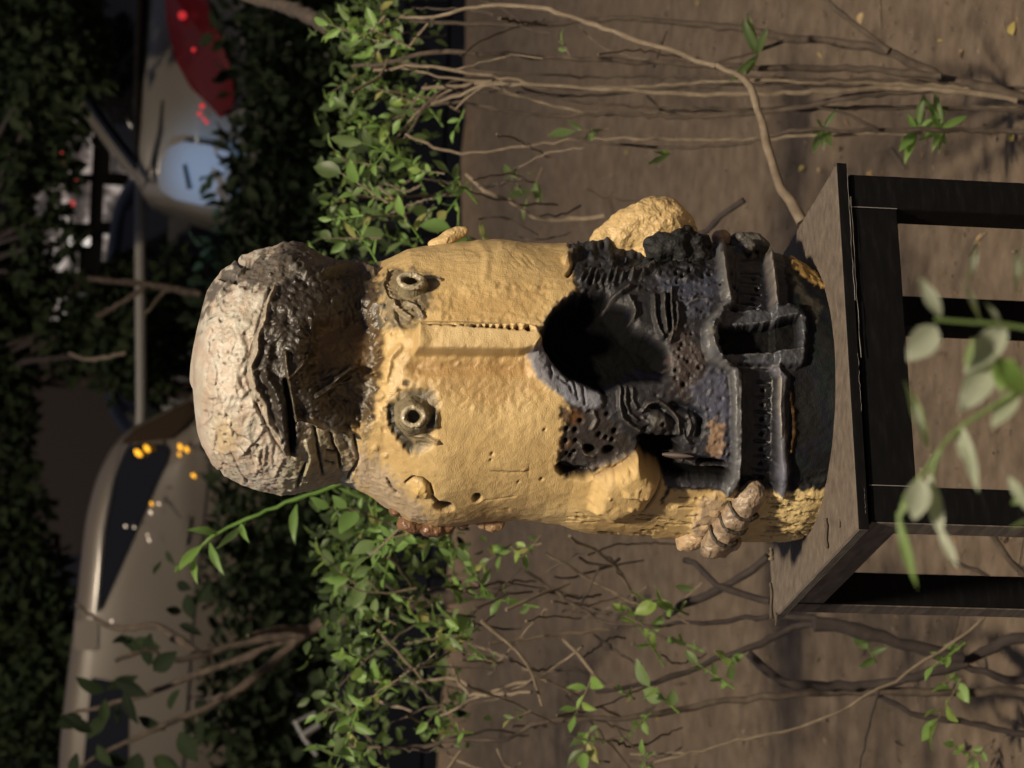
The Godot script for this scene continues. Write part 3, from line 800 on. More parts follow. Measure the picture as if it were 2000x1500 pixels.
	tangle(o, 60, Vector4(800, 1330, 1060, 1500), 0.5)
	inner = []
	for i in 19:
		inner.append([P(700 + 34 * sin(i * 1.7), 960 + i * 30, 4.7), Vector3(0.09, 0.075, 0.16), 62 if i < 10 else 26])
	for i in 12:
		inner.append([P(830 + 50 * sin(i * 1.3), 1030 + i * 34, 4.7), Vector3(0.08, 0.07, 0.14), 24])
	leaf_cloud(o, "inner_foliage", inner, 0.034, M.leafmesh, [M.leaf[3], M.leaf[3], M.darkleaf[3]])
	# long upright shoot left of the head
	var sb := P(640, 950, 4.6)
	var s := thing("shoot", "single long green shoot rising beside the head of the sculpture", "shoot", sb)
	stem_part(s, [[700, 930], [620, 960], [540, 990], [470, 1020], [430, 1040], [395, 1065], [360, 1100], [345, 1112]], 4.3, 4.3, 7, 4, M.leaf[0])
	for q in [[580, 985, 565, 1050, 0], [480, 1020, 430, 1085, 1], [470, 1022, 475, 1050, 3], [425, 1042, 380, 1030, 3], [395, 1065, 345, 1112, 2], [380, 1085, 375, 1130, 3], [410, 1060, 425, 1115, 0], [360, 1100, 340, 1113, 2]]:
		var a := P(q[0], q[1], 4.3); var b := P(q[2], q[3], 4.25)
		add_leaf(s, a, b - a, Vector3(0.3, 0.6, 1), (b - a).length() * 1.05, M.narrow[q[4] % 3], M.leaf[[1, 3, 2, 0][q[4]]])
	# young broad-leaved tree in front of the silver car
	var tb := P(900, 1160, 6.6); tb.y = ground_y(tb.x, 6.6)
	var t := thing("young_tree", "young tree with large dark leaves in front of the silver car at the left", "tree", tb)
	stem_part(t, [[980, 1150], [800, 1180], [690, 1207], [640, 1216], [590, 1238]], 6.6, 6.6, 26, 20, M.bark, "trunk")
	for b in [[[600, 1236], [480, 1255], [390, 1280], [330, 1290], [290, 1270], [225, 1290]], [[390, 1278], [340, 1245], [300, 1222], [220, 1226], [150, 1180]], [[600, 1236], [520, 1262], [470, 1288], [370, 1322], [300, 1352], [180, 1384], [145, 1390]], [[595, 1238], [500, 1320], [440, 1362], [350, 1405], [230, 1456], [150, 1500]], [[600, 1230], [540, 1228], [485, 1240]], [[440, 1362], [400, 1366], [365, 1362]]]:
		stem_part(t, b, 6.6, rnd(6.3, 6.9), 15, 6, M.bark, "branch")
	for q in [[250, 1262, 55, 0], [235, 1240, 45, 40], [262, 1245, 40, 160], [225, 1330, 62, 20], [245, 1345, 66, 80], [270, 1320, 60, 150], [205, 1350, 55, 200], [290, 1300, 55, 270], [300, 1310, 50, 320], [205, 1365, 48, 90], [380, 1370, 60, 40], [395, 1400, 50, 100], [350, 1430, 60, 60], [375, 1445, 55, 340], [270, 1470, 62, 100], [250, 1490, 60, 190], [300, 1480, 55, 30], [230, 1415, 45, 280], [270, 1400, 50, 30], [205, 1400, 48, 130], [180, 1430, 55, 210], [160, 1400, 48, 160], [330, 1385, 36, 290], [350, 1220, 40, 20], [365, 1160, 45, 80], [315, 1095, 28, 110], [325, 1075, 26, 70], [345, 1140, 26, 20], [355, 1195, 30, 190], [190, 1455, 45, 60], [150, 1470, 52, 100], [385, 1180, 42, 300]]:
		var z := rnd(6.2, 6.9)
		var a := P(q[0], q[1], z)
		var ang := deg_to_rad(q[3])
		var b := P(q[0] + cos(ang) * q[2], q[1] + sin(ang) * q[2], z - 0.03)
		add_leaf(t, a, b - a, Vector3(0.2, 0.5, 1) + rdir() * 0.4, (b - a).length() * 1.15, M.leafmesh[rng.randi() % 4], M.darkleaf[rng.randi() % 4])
	# bare twigs crossing above the rail
	var tw := P(300, 640, 9.0)
	var k := thing("twig", "thin bare brown twig crossing the rail above the head", "twig", tw)
	stem_part(k, [[170, 545], [230, 550], [290, 556], [390, 575]], 9.0, 9.0, 9, 12, M.bark)
	stem_part(k, [[190, 620], [240, 590], [285, 560]], 9.0, 9.0, 9, 10, M.bark, "branch")
	stem_part(k, [[280, 620], [320, 570], [340, 562]], 9.0, 9.0, 6, 7, M.bark, "branch")
	stem_part(k, [[135, 690], [175, 702], [245, 690]], 9.2, 9.0, 5, 7, M.twig, "branch")
	var rb := P(440, 0, 6.0)
	k = thing("tree_branch", "thick brown branch slanting across the upper right corner hedge", "branch", rb)
	stem_part(k, [[440, -25], [500, 0], [560, 14], [610, 34], [650, 56]], 6.0, 5.2, 20, 24, M.bark)
	# nearer silvery twigs on the ground at the left edge of the wall, a pale edging plate
	var m1 := P(600, 1430, 8.4)
	var pl := thing("metal_bracket", "thin pale metal bracket in the dark below the young tree", "bracket", m1)
	var st := newst()
	add_tube(st, local(PackedVector3Array([P(575, 1408, 8.4), P(592, 1440, 8.4), P(618, 1475, 8.4)]), m1), 0.008, 0.008, 6)
	put("rim", done(st), mat(0.3, 0.3, 0.3, 0.5), pl)
	st = newst()
	add_tube(st, local(PackedVector3Array([P(590, 1437, 8.4), P(622, 1416, 8.45)]), m1), 0.012, 0.012, 6)
	add_tube(st, local(PackedVector3Array([P(578, 1410, 8.4), P(615, 1392, 8.45)]), m1), 0.006, 0.006, 6)
	put("bar", done(st), mat(0.3, 0.3, 0.3, 0.5), pl)

# ---------------------------------------------------------------- stand
func stand() -> void:
	var yaw := 0.3524
	var ax := Vector3(cos(yaw), 0, -sin(yaw))          # along the front edge, to the right and away
	var az := Vector3(sin(yaw), 0, cos(yaw))           # out of the front
	var w := 0.4435; var d := 0.4085
	var FL := Vector3(-0.1452, TOP, -2.45)
	var ctr := FL + ax * w * 0.5 - az * d * 0.5
	var o := thing("display_stand", "black painted wooden display stand with a weathered plywood top", "stand", Vector3(ctr.x, 0, ctr.z))
	var ply := StandardMaterial3D.new()
	ply.albedo_texture = noise_tex(0.02, 31, [[0.0, 0.066, 0.050, 0.037], [0.4, 0.100, 0.078, 0.060], [0.65, 0.112, 0.089, 0.069], [1.0, 0.155, 0.125, 0.098]], 512, 5)
	ply.uv1_triplanar = true; ply.uv1_scale = Vector3(4.0, 5, 5)
	ply.roughness = 0.8
	ply.heightmap_enabled = true; ply.heightmap_texture = noise_tex(0.05, 32, [], 512, 4); ply.heightmap_scale = 0.12
	var black := StandardMaterial3D.new()
	black.albedo_texture = noise_tex(0.03, 33, [[0.0, 0.0022, 0.0022, 0.0028], [0.6, 0.0040, 0.0040, 0.0046], [1.0, 0.010, 0.0095, 0.0095]], 256, 5)
	black.uv1_triplanar = true; black.uv1_scale = Vector3(3, 12, 3)
	black.roughness = 0.75; black.metallic_specular = 0.22
	var grey := StandardMaterial3D.new()
	grey.albedo_texture = noise_tex(0.02, 34, [[0.0, 0.045, 0.038, 0.032], [0.5, 0.085, 0.072, 0.060], [1.0, 0.16, 0.135, 0.112]], 256, 5)
	grey.uv1_triplanar = true; grey.uv1_scale = Vector3(3, 14, 3)
	grey.roughness = 0.85
	var th := 0.0125
	var rel := Vector3(0, 0, 0) - o.position
	put("tabletop", box_mesh(ax * w, Vector3(0, th, 0), az * d, 0.0012), ply, o, ctr + Vector3(0, -th * 0.5, 0) + rel)
	# painted front edge strip and bare ply layers on the left edge
	put("front_edge", box_mesh(ax * (w + 0.002), Vector3(0, th - 0.001, 0), az * 0.002, 0.0004), black, o, ctr + az * (d * 0.5 + 0.001) + Vector3(0, -th * 0.5, 0) + rel)
	for k in 4:
		put("ply_layer", box_mesh(ax * 0.0016, Vector3(0, 0.0017, 0), az * (d - 0.004), 0.0003), grey, o, ctr - ax * (w * 0.5 + 0.0006) + Vector3(0, -0.0024 - k * 0.0027, 0) + rel)
	var inset := 0.010
	var leg := 0.042
	var rail := 0.055
	var gap := 0.0035
	var yr := TOP - th - gap - rail * 0.5
	var fx := w * 0.5 - inset; var fz := d * 0.5 - 0.004
	var ry := Vector3(0, rail, 0)
	put("front_rail", box_mesh(ax * (fx * 2.0 - leg * 2 - 0.001), ry, az * 0.02, 0.001), black, o, ctr + az * (fz - 0.010) + Vector3(0, yr - TOP, 0) + rel)
	put("back_rail", box_mesh(ax * (fx * 2.0 - leg * 2 - 0.001), ry, az * 0.02, 0.001), black, o, ctr - az * (fz - 0.010) + Vector3(0, yr - TOP, 0) + rel)
	put("side_rail", box_mesh(ax * 0.02, ry * 0.72, az * (fz * 2.0 - leg * 2 - 0.001), 0.001), grey, o, ctr - ax * (fx - 0.010) + Vector3(0, yr - TOP + rail * 0.14, 0) + rel)
	put("side_rail", box_mesh(ax * 0.02, ry, az * (fz * 2.0 - leg * 2 - 0.001), 0.001), black, o, ctr + ax * (fx - 0.010) + Vector3(0, yr - TOP, 0) + rel)
	var top := TOP - th - gap
	for sx in [-1.0, 1.0]:
		for sz in [-1.0, 1.0]:
			var c: Vector3 = ctr + ax * sx * (fx - leg * 0.5) + az * sz * (fz - leg * 0.5)
			var lg := put("leg", box_mesh(ax * leg, Vector3(0, top, 0), az * leg, 0.0015), black, o, Vector3(c.x, top * 0.5, c.z) + rel)
			if sx < 0:
				put("grey_face", box_mesh(ax * 0.0015, Vector3(0, top - 0.002, 0), az * (leg - 0.003), 0.0004), grey, lg, -ax * (leg * 0.5 + 0.0006))  # left leg faces are a paler grey than the black fronts
	put("packing_strip", box_mesh(ax * (fx * 2.0 - 0.01), Vector3(0, gap - 0.0006, 0), az * (fz * 2.0 - 0.012), 0.0004), black, o, ctr + Vector3(0, -th - gap * 0.5, 0) + rel)
	var wear := mat(0.16, 0.15, 0.14, 0.8)
	for q in [[0.13, -0.012, 0.16, 0.0010], [0.08, -0.0145, 0.20, 0.0008], [-0.05, -0.0115, 0.07, 0.0009], [-0.19, -0.009, 0.03, 0.0008]]:
		var wst := newst()
		var wp := PackedVector3Array()
		for k in 19:
			wp.append(ax * (q[0] - q[2] * 0.5 + q[2] * k / 18.0) + az * (d * 0.5 + 0.0018) + Vector3(0, q[1] + 0.03 - 0.03 + rnd(-0.0007, 0.0007), 0))
		add_tube(wst, wp, q[3] * 0.5, q[3] * 0.3, 5, 0.5)
		put("worn_edge", done(wst), wear, o, ctr + rel)
	for sx in [-1.0, 1.0]:
		put("joint_gap", box_mesh(Vector3(0, rail, 0), ax * 0.0009, az * 0.0008, 0.0001), wear, o, ctr + ax * sx * (fx - leg) + az * (fz + 0.0006) + Vector3(0, yr - TOP, 0) + rel)
	# crumbs of bark lying on the top
	var labels := ["ragged bark flake in front of the left corner of the base on the stand", "pale lump of bark beside the left back of the base", "long curled bark strip at the left edge of the stand top", "bark scrap at the far left corner of the stand top", "tiny dark chip near the front left corner of the stand top"]
	var spots := [[1618, 1042, 0.005, 0.022], [1511, 1083, 0.006, 0.009], [1510, 1175, 0.005, 0.030], [1519, 1211, 0.004, 0.012], [1642, 1022, 0.002, 0.006]]
	for i in 5:
		var r := ray(spots[i][0], spots[i][1])
		var at := Vector3(0, EYE, 0) + r * ((TOP - EYE) / r.y)
		var st := newst()
		var p := PackedVector3Array()
		for k in 9:
			var t := k / 8.0 - 0.5
			p.append(ax * t * spots[i][3] * 1.6 + az * 0.12 * spots[i][3] * sin(t * 7.0) + Vector3(0, spots[i][2] * 0.5, 0))
		add_tube(st, p, spots[i][2] * 0.5, spots[i][2] * 0.35, 7, 0.55)
		tag(put("bark_flake", done(st), M.bark if i != 1 else M.twig, self, at), labels[i], "bark")
# ---------------------------------------------------------------- the clay sculpture
# Relief is modelled on a grid wrapped round the column; marks are laid out on a front elevation whose units are drawing millimetre-like steps:
# v runs down from the crown (380) to the foot (1568 on the axis), u runs across from the right (470) to the left (1060).
const ROWS := 600
const COLS := 470
const BACK := 50
var HT: PackedFloat32Array      # displacement, metres
var CC: PackedColorArray        # glaze colour, alpha = roughness of the surface grain
var PT: PackedByteArray         # which part a cell belongs to
var U: PackedFloat32Array
var V: PackedFloat32Array
var row_lo: PackedFloat32Array
var row_hi: PackedFloat32Array
var NZ := FastNoiseLite.new()

func table(t: Array, x: float) -> float:
	if x <= t[0][0]: return t[0][1]
	for i in t.size() - 1:
		if x <= t[i + 1][0]:
			return lerpf(t[i][1], t[i + 1][1], (x - t[i][0]) / (t[i + 1][0] - t[i][0]))
	return t[-1][1]

func smooth01(x: float) -> float:
	x = clampf(x, 0.0, 1.0)
	return x * x * (3.0 - 2.0 * x)

func apply(i: int, w: float, h: float, setting: bool, col: Color, ca: float, part: int) -> void:
	if setting: HT[i] = lerpf(HT[i], h, w)
	else: HT[i] += h * w
	if ca > 0.0: CC[i] = CC[i].lerp(col, ca * w)
	if part >= 0 and w > 0.5: PT[i] = part

# an elliptical dab: h metres out (or in), soft 0 = cliff, 1 = dome
func dab(v0: float, u0: float, rv: float, ru: float, h: float, col := Color(0, 0, 0), ca := 0.0, soft := 1.0, deg := 0.0, ragged := 0.0, setting := false, part := -1) -> void:
	var c := cos(deg_to_rad(deg)); var s := sin(deg_to_rad(deg))
	var R := maxf(rv, ru) * 1.3
	for r in ROWS:
		if row_hi[r] < v0 - R or row_lo[r] > v0 + R: continue
		var k := r * COLS
		for j in COLS - BACK:
			var du := U[k + j] - u0
			if du > R or du < -R: continue
			var dv := V[k + j] - v0
			if dv > R or dv < -R: continue
			var a := (dv * c + du * s) / rv
			var b := (-dv * s + du * c) / ru
			var q := sqrt(a * a + b * b)
			if ragged > 0.0: q += NZ.get_noise_2d(U[k + j] * 6.0, V[k + j] * 6.0) * ragged
			if q >= 1.0: continue
			apply(k + j, smooth01((1.0 - q) / maxf(soft, 0.02)), h, setting, col, ca, part)

# a stroke along points [v, u]; width is full width
func stroke(pts: Array, width: float, h: float, col := Color(0, 0, 0), ca := 0.0, soft := 1.0, ragged := 0.0, setting := false, part := -1, taper := 1.0) -> void:
	var half := width * 0.5
	var lo := 1e9; var hi := -1e9; var ul := 1e9; var uh := -1e9
	for p in pts:
		lo = minf(lo, p[0]); hi = maxf(hi, p[0]); ul = minf(ul, p[1]); uh = maxf(uh, p[1])
	var R := half * 1.4
	var n := pts.size() - 1
	for r in ROWS:
		if row_hi[r] < lo - R or row_lo[r] > hi + R: continue
		var k := r * COLS
		for j in COLS - BACK:
			var uu := U[k + j]; var vv := V[k + j]
			if uu < ul - R or uu > uh + R or vv < lo - R or vv > hi + R: continue
			var best := 1e9
			for e in n:
				var av: float = pts[e][0]; var au: float = pts[e][1]
				var dv: float = pts[e + 1][0] - av; var du: float = pts[e + 1][1] - au
				var t := clampf(((vv - av) * dv + (uu - au) * du) / (dv * dv + du * du + 1e-6), 0.0, 1.0)
				var x := vv - av - dv * t; var y := uu - au - du * t
				var d := sqrt(x * x + y * y)
				if taper != 1.0: d /= lerpf(1.0, taper, (e + t) / n)
				if d < best: best = d
			var q := best / half
			if ragged > 0.0: q += NZ.get_noise_2d(uu * 6.0, vv * 6.0) * ragged
			if q >= 1.0: continue
			apply(k + j, smooth01((1.0 - q) / maxf(soft, 0.02)), h, setting, col, ca, part)

# a field bounded by points [v, u]; edge = width of the slope at its border
func field(pts: Array, edge: float, h: float, col := Color(0, 0, 0), ca := 0.0, ragged := 0.0, setting := false, part := -1) -> void:
	var lo := 1e9; var hi := -1e9; var ul := 1e9; var uh := -1e9
	for p in pts:
		lo = minf(lo, p[0]); hi = maxf(hi, p[0]); ul = minf(ul, p[1]); uh = maxf(uh, p[1])
	var n := pts.size()
	var R := edge + ragged
	for r in ROWS:
		if row_hi[r] < lo - R or row_lo[r] > hi + R: continue
		var k := r * COLS
		for j in COLS - BACK:
			var uu := U[k + j]; var vv := V[k + j]
			if uu < ul - R or uu > uh + R or vv < lo - R or vv > hi + R: continue
			var best := 1e9
			var inside := false
			for e in n:
				var av: float = pts[e][0]; var au: float = pts[e][1]
				var e2 := e + 1 if e + 1 < n else 0
				var bv: float = pts[e2][0]; var bu: float = pts[e2][1]
				if (au > uu) != (bu > uu) and vv < (bv - av) * (uu - au) / (bu - au) + av: inside = not inside
				var dv := bv - av; var du := bu - au
				var t := clampf(((vv - av) * dv + (uu - au) * du) / (dv * dv + du * du + 1e-6), 0.0, 1.0)
				var x := vv - av - dv * t; var y := uu - au - du * t
				best = minf(best, x * x + y * y)
			var d := sqrt(best) * (1.0 if inside else -1.0)
			if ragged > 0.0: d += NZ.get_noise_2d(uu * 5.0, vv * 5.0) * ragged * 2.0
			var w := smooth01(d / edge + 0.5)
			if w <= 0.0: continue
			apply(k + j, w, h, setting, col, ca, part)

func sculpture() -> void:
	NZ.seed = 12; NZ.frequency = 0.01; NZ.fractal_octaves = 3
	var origin := Vector3(-0.0076, TOP, -2.718)
	var right := [[380, 668], [385, 640], [392, 604], [400, 574], [425, 534], [460, 509], [490, 497], [530, 485], [560, 483], [590, 490], [622, 507], [660, 522], [700, 527], [740, 510], [780, 491], [830, 483], [870, 476], [900, 472], [950, 469], [1000, 474], [1060, 476], [1110, 474], [1150, 470], [1250, 468], [1340, 468], [1400, 472], [1480, 482], [1530, 500], [1568, 520]]
	var left := [[380, 760], [385, 800], [390, 835], [400, 868], [420, 903], [445, 928], [480, 945], [510, 955], [555, 964], [580, 961], [610, 955], [640, 946], [665, 942], [690, 950], [720, 965], [745, 983], [770, 1000], [800, 1018], [850, 1028], [900, 1026], [950, 1020], [1010, 1016], [1050, 1018], [1090, 1024], [1120, 1035], [1150, 1042], [1200, 1046], [1260, 1050], [1320, 1054], [1400, 1060], [1500, 1062], [1545, 1060], [1568, 1052]]
	var front := [[380, 0.052], [386, 0.085], [400, 0.112], [425, 0.128], [460, 0.140], [500, 0.147], [560, 0.151], [600, 0.147], [640, 0.138], [690, 0.127], [735, 0.130], [770, 0.141], [830, 0.151], [1000, 0.155], [1100, 0.152], [1300, 0.146], [1500, 0.146], [1568, 0.152]]
	var n := ROWS * COLS
	HT.resize(n); CC.resize(n); PT.resize(n); U.resize(n); V.resize(n)
	row_lo.resize(ROWS); row_hi.resize(ROWS)
	var base := PackedVector3Array(); base.resize(n)
	var nor := PackedVector3Array(); nor.resize(n)
	var ang := PackedFloat32Array()
	var fc := COLS - BACK
	for j in fc: ang.append(lerpf(-1.86, 1.86, float(j) / (fc - 1)))
	for j in BACK: ang.append(lerpf(1.86, TAU - 1.86, float(j + 1) / (BACK + 1)))
	for r in ROWS:
		var f := float(r) / (ROWS - 1)
		var vpx := 380.0 + 1188.0 * f           # axis height on the drawing
		var y := (1568.0 - vpx) / 1611.0
		var xr := (783.0 - 57.0 * y - table(right, vpx)) / 1620.0
		var xl := (783.0 - 57.0 * y - table(left, vpx)) / 1620.0
		var cx := (xr + xl) * 0.5
		var rx := (xr - xl) * 0.5
		var rz := table(front, vpx)
		row_lo[r] = 1e9; row_hi[r] = -1e9
		for j in COLS:
			var a := ang[j]
			var sx := sin(a); var sz := cos(a)
			var p := Vector3(cx + rx * sx, y, rz * sz)
			var k := r * COLS + j
			base[k] = p
			nor[k] = Vector3(sx / maxf(rx, 0.02), 0, sz / maxf(rz, 0.02)).normalized()
			V[k] = 1568.0 - 1611.0 * y + p.z * (417.0 - 600.0 * y)
			U[k] = 783.0 - 57.0 * y - 1620.0 * p.x * (1.0 + 0.4 * p.z)
			if j < fc:
				row_lo[r] = minf(row_lo[r], V[k]); row_hi[r] = maxf(row_hi[r], V[k])
			HT[k] = 0.0
	glaze_and_relief(n)
	# hand-smoothed clay: edges are worn, most of all under the thick dark glaze
	for pass_ in 2:
		var src := HT.duplicate()
		for r in range(1, ROWS - 1):
			for j in range(1, COLS - BACK - 1):
				var k := r * COLS + j
				if pass_ > 0 and PT[k] != 5 and PT[k] != 2: continue
				HT[k] = 0.36 * src[k] + 0.16 * (src[k - 1] + src[k + 1] + src[k - COLS] + src[k + COLS])
	# grain
	var g1 := FastNoiseLite.new(); g1.seed = 5; g1.frequency = 26.0; g1.fractal_octaves = 4
	var g2 := FastNoiseLite.new(); g2.seed = 9; g2.frequency = 95.0; g2.fractal_octaves = 3
	var g3 := FastNoiseLite.new(); g3.seed = 17; g3.frequency = 9.0; g3.fractal_octaves = 4
	var pos := PackedVector3Array(); pos.resize(n)
	for k in n:
		var b := base[k]
		var a := CC[k].a
		var big := g1.get_noise_3dv(b)
		var fine := g2.get_noise_3dv(b)
		var broad := g3.get_noise_3dv(b)
		var hh := HT[k] + a * (big * 0.0046 + fine * 0.0026) + broad * 0.0024
		pos[k] = b + nor[k] * hh
		var t := 1.0 + broad * 0.22 + big * 0.16 * (0.4 + a) + fine * 0.10
		var cc := CC[k]
		CC[k] = Color(cc.r * t, cc.g * t * (1.0 + broad * 0.05), cc.b * t * (1.0 + broad * 0.14), 1.0)
	# normals
	var nn := PackedVector3Array(); nn.resize(n)
	for r in ROWS:
		var r0 := maxi(r - 1, 0); var r1 := mini(r + 1, ROWS - 1)
		for j in COLS:
			var j0 := j - 1 if j > 0 else COLS - 1
			var j1 := j + 1 if j < COLS - 1 else 0
			var tu := pos[r * COLS + j1] - pos[r * COLS + j0]
			var tv := pos[r1 * COLS + j] - pos[r0 * COLS + j]
			nn[r * COLS + j] = tv.cross(tu).normalized()
	var o := thing("ceramic_sculpture", "tall fired clay head with yellow face, black gaping mouth and pale crown on the stand", "sculpture", origin)
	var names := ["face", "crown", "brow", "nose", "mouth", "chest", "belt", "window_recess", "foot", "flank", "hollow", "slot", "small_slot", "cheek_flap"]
	var rough := [0.44, 0.42, 0.38, 0.5, 0.85, 0.50, 0.38, 0.6, 0.6, 0.6, 0.6, 0.6, 0.6, 0.55]
	var micro := noise_tex(0.06, 44, [], 512, 4)
	for q in names.size():
		var ids := PackedInt32Array()
		for r in ROWS - 1:
			for j in COLS:
				var k := r * COLS + j
				if PT[k] != q: continue
				var j1 := j + 1 if j < COLS - 1 else 0
				var k2 := r * COLS + j1
				ids.append_array(PackedInt32Array([k, k2, k2 + COLS, k, k2 + COLS, k + COLS]))
		if ids.is_empty(): continue
		# keep only the points this part uses
		var remap := {}
		var pv := PackedVector3Array(); var pn := PackedVector3Array(); var pc := PackedColorArray()
		for t in ids.size():
			var k := ids[t]
			if not remap.has(k):
				remap[k] = pv.size()
				pv.append(pos[k]); pn.append(nn[k]); pc.append(CC[k])
			ids[t] = remap[k]
		var arr := []; arr.resize(Mesh.ARRAY_MAX)
		arr[Mesh.ARRAY_VERTEX] = pv; arr[Mesh.ARRAY_NORMAL] = pn; arr[Mesh.ARRAY_COLOR] = pc; arr[Mesh.ARRAY_INDEX] = ids
		var am := ArrayMesh.new()
		am.add_surface_from_arrays(Mesh.PRIMITIVE_TRIANGLES, arr)
		var m := StandardMaterial3D.new()
		m.vertex_color_use_as_albedo = true
		m.albedo_color = Color(1, 1, 1)
		m.roughness = rough[q]
		m.metallic_specular = [0.5, 0.5, 0.55, 0.45, 0.12, 0.42, 0.5, 0.2, 0.22, 0.35, 0.15, 0.15, 0.15, 0.35][q]
		m.heightmap_enabled = true; m.heightmap_texture = micro; m.heightmap_scale = 0.06
		m.uv1_triplanar = true; m.uv1_scale = Vector3(14, 14, 14)
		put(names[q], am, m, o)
	# the closed top of the crown
	var rings: Array[PackedVector3Array] = []
	for s in [1.0, 0.75, 0.4, 0.06]:
		var ring := PackedVector3Array()
		for j in range(0, COLS, 6):
			var p := pos[j]
			ring.append(Vector3(p.x * s, p.y + 0.0045 * (1.0 - s * s), p.z * s))
		rings.append(ring)
	var st := newst()
	rings.reverse()
	add_loft(st, rings, true, true)
	put("crown_top", done(st), mat(0.42, 0.37, 0.30, 0.4), o)
	attachments(o)

const YEL := Color(0.53, 0.376, 0.170, 0.18)
const YELD := Color(0.38, 0.25, 0.115, 0.15)
const BLK := Color(0.0135, 0.0162, 0.0240, 0.34)
const BLU := Color(0.046, 0.050, 0.074, 0.3)
const GRY := Color(0.085, 0.083, 0.080, 0.55)
const PINK := Color(0.39, 0.312, 0.245, 0.6)
const CRM := Color(0.43, 0.395, 0.33, 0.7)
const GRN := Color(0.33, 0.315, 0.22, 0.8)
const BRN := Color(0.055, 0.032, 0.016, 0.3)
const OLV := Color(0.10, 0.082, 0.048, 0.7)
const UMB := Color(0.028, 0.0225, 0.0175, 0.9)

func glaze_and_relief(n: int) -> void:
	# ground colours
	for k in n:
		var v := V[k]
		var nz := NZ.get_noise_2d(U[k] * 1.5, v * 1.5) * 22.0
		if v + nz < 690.0:
			CC[k] = CRM.lerp(PINK, clampf(0.5 + NZ.get_noise_2d(U[k] * 2.5, v * 4.0) * 1.4, 0.0, 1.0))
			PT[k] = 1
		else:
			CC[k] = YEL
			PT[k] = 0
		if v > 1110.0: PT[k] = 9 if U[k] > 960.0 else 5
		if v > 1540.0: PT[k] = 8
	# --- crown
	field([[385, 640], [400, 560], [470, 510], [700, 470], [735, 560], [720, 640], [600, 560], [528, 575], [450, 560]], 14, 0.0, Color(0.055, 0.045, 0.034, 0.9), 0.85, 16)
	field([[560, 900], [600, 850], [700, 850], [690, 950], [620, 985], [540, 985]], 30, 0.0, GRN, 0.8, 14)
	dab(445, 850, 40, 60, 0, Color(0.50, 0.36, 0.17, 0.5), 0.6, 1.0, 0, 0.5)
	dab(470, 640, 45, 40, 0, Color(0.43, 0.41, 0.35, 0.6), 0.7, 1.0, 0, 0.5)
	dab(505, 590, 26, 20, 0.002, Color(0.46, 0.44, 0.38, 0.5), 0.8, 0.8, 0, 0.3)
	dab(560, 500, 60, 45, 0.004, Color(0.040, 0.034, 0.028, 0.8), 0.9, 0.8, 0, 0.3)
	for d: Array in [[440, 548, 22, 9, 20], [476, 522, 12, 8, 0], [466, 520, 18, 6, 30]]:
		dab(d[0], d[1], d[2], d[3], -0.012, Color(0.012, 0.010, 0.008, 0.5), 0.95, 0.5, d[4], 0.2)
	stroke([[415, 590], [432, 570], [455, 545], [470, 530]], 9, 0.005, GRY, 0.5, 1.0, 0.3)
	for i in 60:     # pits and dark flecks in the pale glaze
		var v := rng.randf_range(400, 520); var u := rng.randf_range(580, 940)
		dab(v, u, rng.randf_range(2, 6), rng.randf_range(2, 5), -0.0022, Color(0.06, 0.05, 0.04, 0.6), 0.75, 0.8, rng.randf_range(0, 180), 0.4)
	for i in 95:     # drawn out tool marks
		var v := rng.randf_range(400, 560); var u := rng.randf_range(580, 930)
		stroke([[v, u], [v + rng.randf_range(-14, 14), u + rng.randf_range(-40, 40)]], rng.randf_range(5, 11), rng.randf_range(-0.0026, 0.003), PINK if rng.randf() < 0.5 else CRM, 0.35, 1.0, 0.4)
	for i in 7:     # wavy folds of slapped-on clay
		var v := rng.randf_range(405, 520); var u := rng.randf_range(590, 760)
		var w := []
		for t in 7:
			w.append([v + rng.randf_range(-9, 9) - t * rng.randf_range(-2, 4), u + t * 22])
		stroke(w, rng.randf_range(14, 28), rng.randf_range(0.0015, 0.0034), CRM if i % 3 else PINK, 0.4, 1.0, 0.35)
		for q in w: q[0] += 7.0
		stroke(w, 5, -0.0008, Color(0.15, 0.12, 0.09, 0.6), 0.35, 1.0, 0.5)
	for s in [[[455, 880], [475, 920], [490, 940]], [[470, 870], [500, 890], [530, 900]], [[500, 860], [470, 850], [450, 830]], [[540, 910], [575, 915], [600, 930]]]:
		stroke(s, 5, -0.0022, Color(0.10, 0.085, 0.06, 0.6), 0.7, 1.0, 0.4)
	# --- brow: dark glossy mass under a rolled edge
	var brow := [[527, 566], [512, 620], [500, 680], [490, 728], [508, 775], [530, 820], [552, 862], [580, 890], [588, 850], [600, 812], [660, 845], [682, 840], [725, 820], [738, 720], [735, 620], [715, 540], [640, 520], [560, 540]]
	field(brow, 12, 0.001, UMB, 0.97, 6, false, 2)
	field([[600, 640], [596, 740], [640, 800], [700, 830], [732, 800], [738, 700], [735, 620], [690, 590], [640, 600]], 40, -0.020, BRN, 0.0, 5)
	field([[610, 625], [608, 735], [650, 720], [695, 715], [738, 740], [740, 640], [690, 605], [640, 605]], 16, -0.006, BRN, 0.95, 3, false, 2)
	dab(715, 690, 34, 90, 0.0, Color(0.13, 0.075, 0.025, 0.5), 0.75, 1.0, 0, 0.3)
	for i in 160:    # blistered glaze
		var v := rng.randf_range(515, 672); var u := rng.randf_range(540, 845)
		if v > 600 and u > 620 and u < 735: continue
		if v > 600 and u > 760 and rng.randf() < 0.6: continue
		var e := rng.randf_range(4, 9)
		dab(v, u, e, e * rng.randf_range(0.6, 1.2), rng.randf_range(-0.005, 0.006), Color(0.05, 0.042, 0.032, 0.8) if rng.randf() < 0.35 else UMB, 0.6, 1.0, 0, 0.2)
